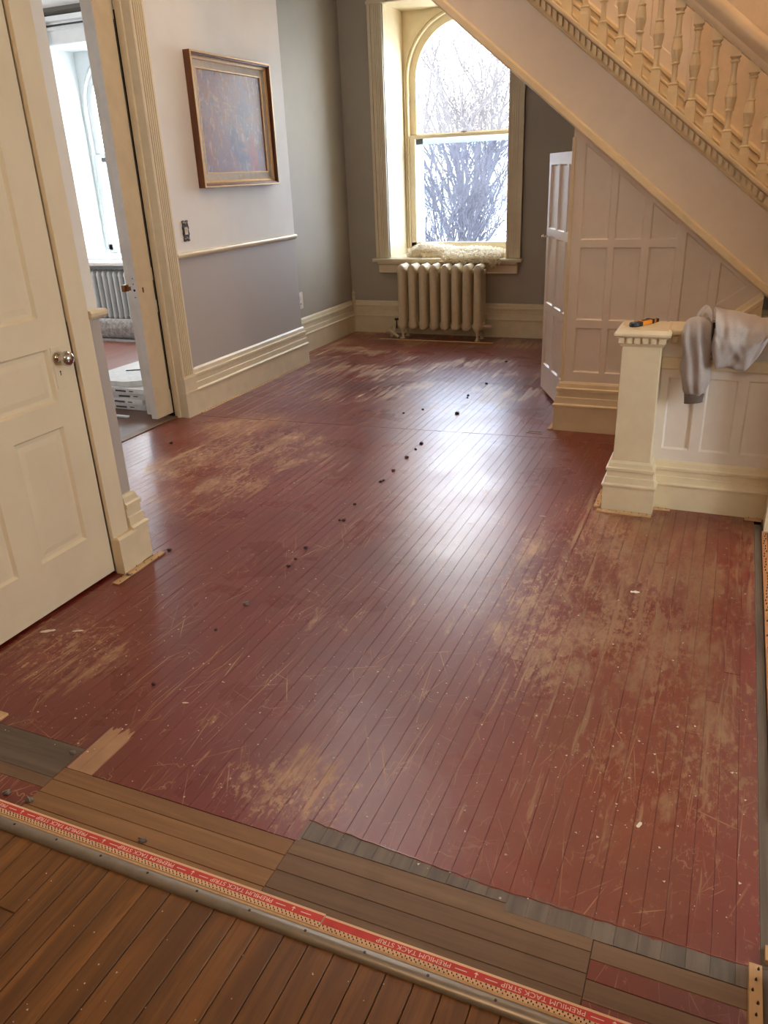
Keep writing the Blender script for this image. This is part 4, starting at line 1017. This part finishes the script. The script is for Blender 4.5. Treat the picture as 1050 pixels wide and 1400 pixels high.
m = MB(); m.box(-4.25, -3.88, 4.245, 4.275, .004, .016); tag(m.build('batten', CARD, bevel=.002), 'white wooden batten on the dark floor before the cartons', 'batten')
rg = thing('rolled_carpet', (-6.2, 6.74, 0), 'grey rolled carpet lying before the side room radiator', 'rug')
m = MB(); m.lathe([(.075, -7.6), (.104, -7.59), (.108, -7.2), (.106, -6.2), (.109, -5.3), (.104, -5.02), (.07, -5.0)], (0, 6.74, .1085), 'x', 26)
m.build('roll', CARPET, rg, True); MB().prism([(-7.55, 6.66, .001), (-7.55, 6.60, .001), (-7.55, 6.60, .008), (-7.55, 6.66, .016)], (2.5, 0, 0)).build('loose_flap', CARPET, rg)
cr = thing('curtain_rod', (-6.7, 7.55, 3.10), 'thin black curtain rod above the side room window', 'curtain rod')
m = MB(); m.tube([(-7.75, 7.56, 3.12), (-5.6, 7.56, 3.12)], .009, 8); m.build('rod', ROD, cr)
m = MB()
for xx in (-7.6, -5.8): m.box(xx-.006, xx+.006, 7.56, 7.689, 3.113, 3.127)
m.build('bracket', ROD, cr)
cu = thing('curtain', (-7.3, 7.56, .1), 'white curtain drawn aside on the side room rod', 'curtain')
rings = []
for k in range(24):
    t = k/23; z = 3.16-t*2.415; wdt = .36-.08*math.sin(t*math.pi*.9)-.03*t; ring = []
    for i in range(64):
        s = i/63; xx = -7.52+s*wdt+.02*math.sin(t*3); yy = 7.56+.030*math.sin(s*math.pi*9+.4*math.sin(t*5))*(1-.25*t)+.008*noise.noise((s*6, t*4, 0)); ring.append((xx, yy, z))
    rings.append(ring)
m = MB(); m.loft(rings, False, False); o = m.build('cloth', SHEER, cu, 'full'); so = o.modifiers.new('thickness', 'SOLIDIFY'); so.thickness = .002
m = MB()
for i in range(4): m.lathe([(.020, -.004), (.024, 0), (.020, .004), (.014, .004), (.014, -.004), (.020, -.004)], (-7.46+i*.085, 7.56, 3.12), 'x', 12, False)
m.build('eyelet', BRONZE, cu)

# ---- grey sweatshirt over the low wall
hd = thing('sweatshirt', (0, 3.76, .866), 'grey fleece sweatshirt thrown over the cap rail of the low stair wall', 'sweatshirt')
rings = []
SEC = [(3.80, .888, -.095, .060, .016), (3.735, .897, -.103, .064, .022), (3.690, .888, -.108, .064, .024), (3.672, .850, -.109, .061, .024), (3.670, .80, -.108, .060, .026), (3.674, .75, -.104, .061, .029), (3.680, .69, -.100, .062, .034), (3.684, .64, -.097, .060, .034), (3.688, .605, -.094, .052, .028), (3.690, .588, -.093, .044, .022), (3.690, .582, -.093, .040, .020)]
SEC0 = SEC; SEC = []
for a_, b_ in zip(SEC0[:-1], SEC0[1:]): SEC += [tuple(p+(q-p)*k/3 for p, q in zip(a_, b_)) for k in range(3)]
SEC.append(SEC0[-1]); NSEC = len(SEC)-1
for k, (y, z, xc, rx, ry) in enumerate(SEC):
    ring = []
    tn = (Vector((SEC[min(k+1, NSEC)][0], SEC[min(k+1, NSEC)][1]))-Vector((SEC[max(k-1, 0)][0], SEC[max(k-1, 0)][1]))).normalized(); nn = Vector((-tn.y, tn.x))
    for i in range(44):
        a = 2*math.pi*i/44; f = 1+.28*math.sin(3*a+z*9)*(.45 if k > 8 else .2)+.10*noise.noise((math.cos(a)*2, math.sin(a)*2, z*9))
        c, s_ = math.cos(a), math.sin(a)
        fold = .0085*math.sin(c*6.5+2.2*math.sin(z*7)+z*6)+.006*noise.noise((c*3+7, z*14, 2))
        if k < 6 or k > 25: fold *= .35
        fo = fold*(1 if s_ < 0 else 0)*abs(s_)
        ring.append((xc+rx*c*(1+.07*math.sin(z*48+c)), y+nn.x*ry*s_*f+fo, z+nn.y*ry*s_*f))
    rings.append(ring)
MB().loft(rings).build('sleeve', FLEECE, hd, 'full')
rings = []
for z, rx, ry in ((.592, .041, .020), (.586, .043, .022), (.570, .041, .021), (.552, .039, .020), (.545, .040, .021), (.543, .034, .015)):
    rings.append([(-.0935+rx*math.cos(2*math.pi*i/40), 3.690+ry*math.sin(2*math.pi*i/40)*(1+.06*(i % 2)), z+.006*math.cos(2*math.pi*i/40)) for i in range(40)])
MB().loft(rings).build('cuff', RIB, hd, 'full')
rings = []; NB = 40                        # the body hangs over the rail: an arched sheet with bulging folds
for k in range(NB+1):
    t = k/NB; xc = -.048+t*.33
    top = .918+.010*math.sin(t*9)-.05*max(0, t-.5)+.03*max(0, 1-t/.12)
    bot = .708+.010*math.sin(t*8)+.80*max(0, t-.40)**1.2+.10*max(0, 1-t/.07)
    bb_ = .76; ring = []
    yf = 3.642+.012*math.sin(t*6)+.022*max(0, t-.5); yb = 3.955
    NP = 22
    for i in range(NP):                     # outer side: front hem, over the top, back hem
        u = i/(NP-1)
        if u < .45: q = u/.45; y = yf-.022*math.sin(math.pi*q)*(1-.5*t); z = bot+(top-.045-bot)*q
        elif u < .75: q = (u-.45)/.30; a = math.pi*q; y = (yf+yb)/2-(yb-yf)/2*math.cos(a); z = top-.045+.045*math.sin(a)
        else: q = (u-.75)/.25; y = yb; z = top-.045-(top-.045-bb_)*q
        f = noise.noise((xc*16+u*3, u*5, 1.0))*.018+noise.noise((xc*34, u*9, 4.0))*.010+.014*abs(math.sin(u*7-xc*30))**.7*(1 if u < .5 else .5)
        ring.append((xc+.012*math.sin(u*6+t*4), y+(-f if u < .5 else 0), z+(f*.8 if .4 < u < .8 else 0)))
    for y, z in ((3.927, bb_), (3.927, .86), (3.918, .8685), (3.80, .8685), (3.703, .8685), (3.695, .85), (3.694, max(bot-.002, .72))):
        ring.append((xc, y, min(z, top-.02)))
    rings.append(ring)
MB().loft(rings).build('body', FLEECE, hd, 'full')
rings = []
for k in range(17):          # collar band folded up between sleeve and body
    t = k/16; w_ = .020*(1-.75*t)+.002
    cxk, cyk, czk = -.118+.062*t, 3.80-.125*t, .885+.075*math.sin(math.pi*(.12+.62*t))-.03*t*t
    rings.append([(cxk+.5*w_*math.cos(a), cyk+1.1*w_*math.sin(a), czk+1.0*w_*math.sin(a+.8)) for a in [2*math.pi*i/16 for i in range(16)]])
MB().loft(rings).build('collar', FLEECE, hd, 'full')
m = MB(); m.tube([(-.047, 3.676, .905), (-.043, 3.670, .86), (-.045, 3.668, .81), (-.047, 3.672, .765)], [.006, .007, .006, .004], 8); m.build('sleeve_gap_shade', BLACK, hd, True)  # black strip standing in for the shade between sleeve and body

# ---- folding utility knife on the newel cap
kn = thing('utility_knife', (-.345, 3.76, .866), 'black and amber folding utility knife lying on the newel cap', 'knife')
A_ = Vector((-.385, 3.735)); B_ = Vector((-.300, 3.875)); d = (B_-A_).normalized(); nn = Vector((-d.y, d.x))
kp = lambda t, w: (A_+d*t*1.25+nn*w*1.3)
def kprism(pts, z0, z1, nm, mat, bev=.002):
    m = MB(); m.prism([(*kp(a, b), z0) for a, b in pts], (0, 0, z1-z0)); return m.build(nm, mat, kn, bevel=bev)
oval = [(.018+.030*math.cos(2*math.pi*i/20)-.004, .019*math.sin(2*math.pi*i/20)) for i in range(20)]
kprism(oval, .8663, .884, 'pivot_head', BLACK, .004)
kprism([(.035, -.014), (.085, -.015), (.115, -.012), (.115, .010), (.085, .013), (.035, .014)], .8663, .885, 'handle', ORANGE, .003)
kprism([(.086, -.0158), (.100, -.0150), (.100, .0135), (.086, .0145)], .8662, .887, 'grip_band', BLACK)
kprism([(.114, -.011), (.136, -.008), (.138, .006), (.114, .010)], .8663, .882, 'butt', BLACK)
kprism([(.045, -.006), (.080, -.006), (.080, .004), (.045, .004)], .8845, .8875, 'belt_clip', BLACK, .001)
m = MB(); p0 = kp(.008, .0); m.lathe([(.009, .884), (.009, .888), (.006, .889)], (p0.x, p0.y, 0), n=12); m.build('pivot_screw', NICKEL, kn)

# ---- lamps (above and behind the view)
def lamp(name, loc, ceil, col, power, r, label):
    t = thing(name, (loc[0], loc[1], ceil), label, 'lamp')
    m = MB(); m.lathe([(.07, ceil), (.07, ceil-.012), (.03, ceil-.03), (.008, ceil-.035), (.008, loc[2]+r*.98), (.03, loc[2]+r*.97)], (loc[0], loc[1], 0), n=16); m.build('stem', BRASS, t, True)
    q = NT('lit_globe_'+label.split()[0]); q.n.remove(q.b); e = q.new('ShaderNodeEmission'); e.inputs[0].default_value = col; e.inputs[1].default_value = power/(4*math.pi*r*r*math.pi); q.t.links.new(e.outputs[0], q.out.inputs[0])
    m = MB(); m.lathe([(r*math.sin(math.pi*i/12)+1e-4, loc[2]-r*math.cos(math.pi*i/12)) for i in range(13)], (loc[0], loc[1], 0), n=20); m.build('globe', q.m, t, 'full')
lamp('ceiling_lamp', (-.6, -.6, 2.75), FH, (1, .66, .38, 1), 60, .13, 'warm globe lamp hanging in the oak-floored room')
lamp('ceiling_lamp', (-.6, 4.3, 5.2), 5.7, (1, .62, .33, 1), 105, .13, 'amber globe lamp hanging high in the stairwell')

# ================================================================== OUTSIDE
bx('snowy_ground', -60, 40, 8.5, 120, -.9, -.6, SNOW, kind='structure')
def shrub(name, x, y, h, nst, spread, seed, label, levels=4, zb=-.6, rad=.03, group=None):
    rs = random.Random(seed); t = thing(name, (x, y, zb), label, 'shrub' if h < 4 else 'tree', group); stems = MB(); tw = MB()
    def grow(p, d, L, r, lv):
        n = 3; pts = [p]; q = p.copy(); dd = d.copy()
        for i in range(n):
            dd = (dd+Vector((rs.gauss(0, .13), rs.gauss(0, .13), rs.gauss(0, .08)+.03))).normalized(); q = q+dd*(L/n); pts.append(q.copy())
        (stems if lv >= levels-1 else tw).tube(pts, [r, r*.86, r*.72, r*.55], 5 if lv >= levels-1 else 3, False)
        if lv <= 0: return
        for i in range(rs.choice([3, 4, 4, 5])):
            k = rs.choice([1, 2, 2, 3, 3]); c = pts[k]
            nd = (dd+Vector((rs.gauss(0, .55), rs.gauss(0, .55), rs.gauss(.1, .35)))).normalized(); grow(c, nd, L*rs.uniform(.5, .8), r*.52, lv-1)
    for i in range(nst):
        a = 2*math.pi*i/nst+rs.uniform(-.3, .3); e = rs.uniform(.15, spread)
        grow(Vector((x+.08*math.cos(a), y+.08*math.sin(a), zb-.03)), Vector((math.cos(a)*e, math.sin(a)*e, 1)).normalized(), h*rs.uniform(.32, .45), rad*rs.uniform(.7, 1.1), levels)
    stems.build('stems', BARK, t, True); tw.build('twigs', BARK, t, kind='stuff')
shrub('bare_shrub', -4.25, 12.6, 2.9, 34, 1.3, 3, 'bare shrub fanning out close outside the hall window', 4, -.25, .022)
shrub('bare_tree', -6.2, 19.5, 6.5, 14, .8, 4, 'bare many-stemmed tree behind the shrub outside the hall window', 5, -.6, .05)
shrub('bare_tree', -9.6, 31., 12., 12, .6, 5, 'tallest bare tree, farthest from the hall window', 5, -.6, .07)
shrub('bare_shrub', -12.2, 13.6, 3.2, 9, 1.0, 6, 'bare shrub outside the side room window', 4, -.4, .03)
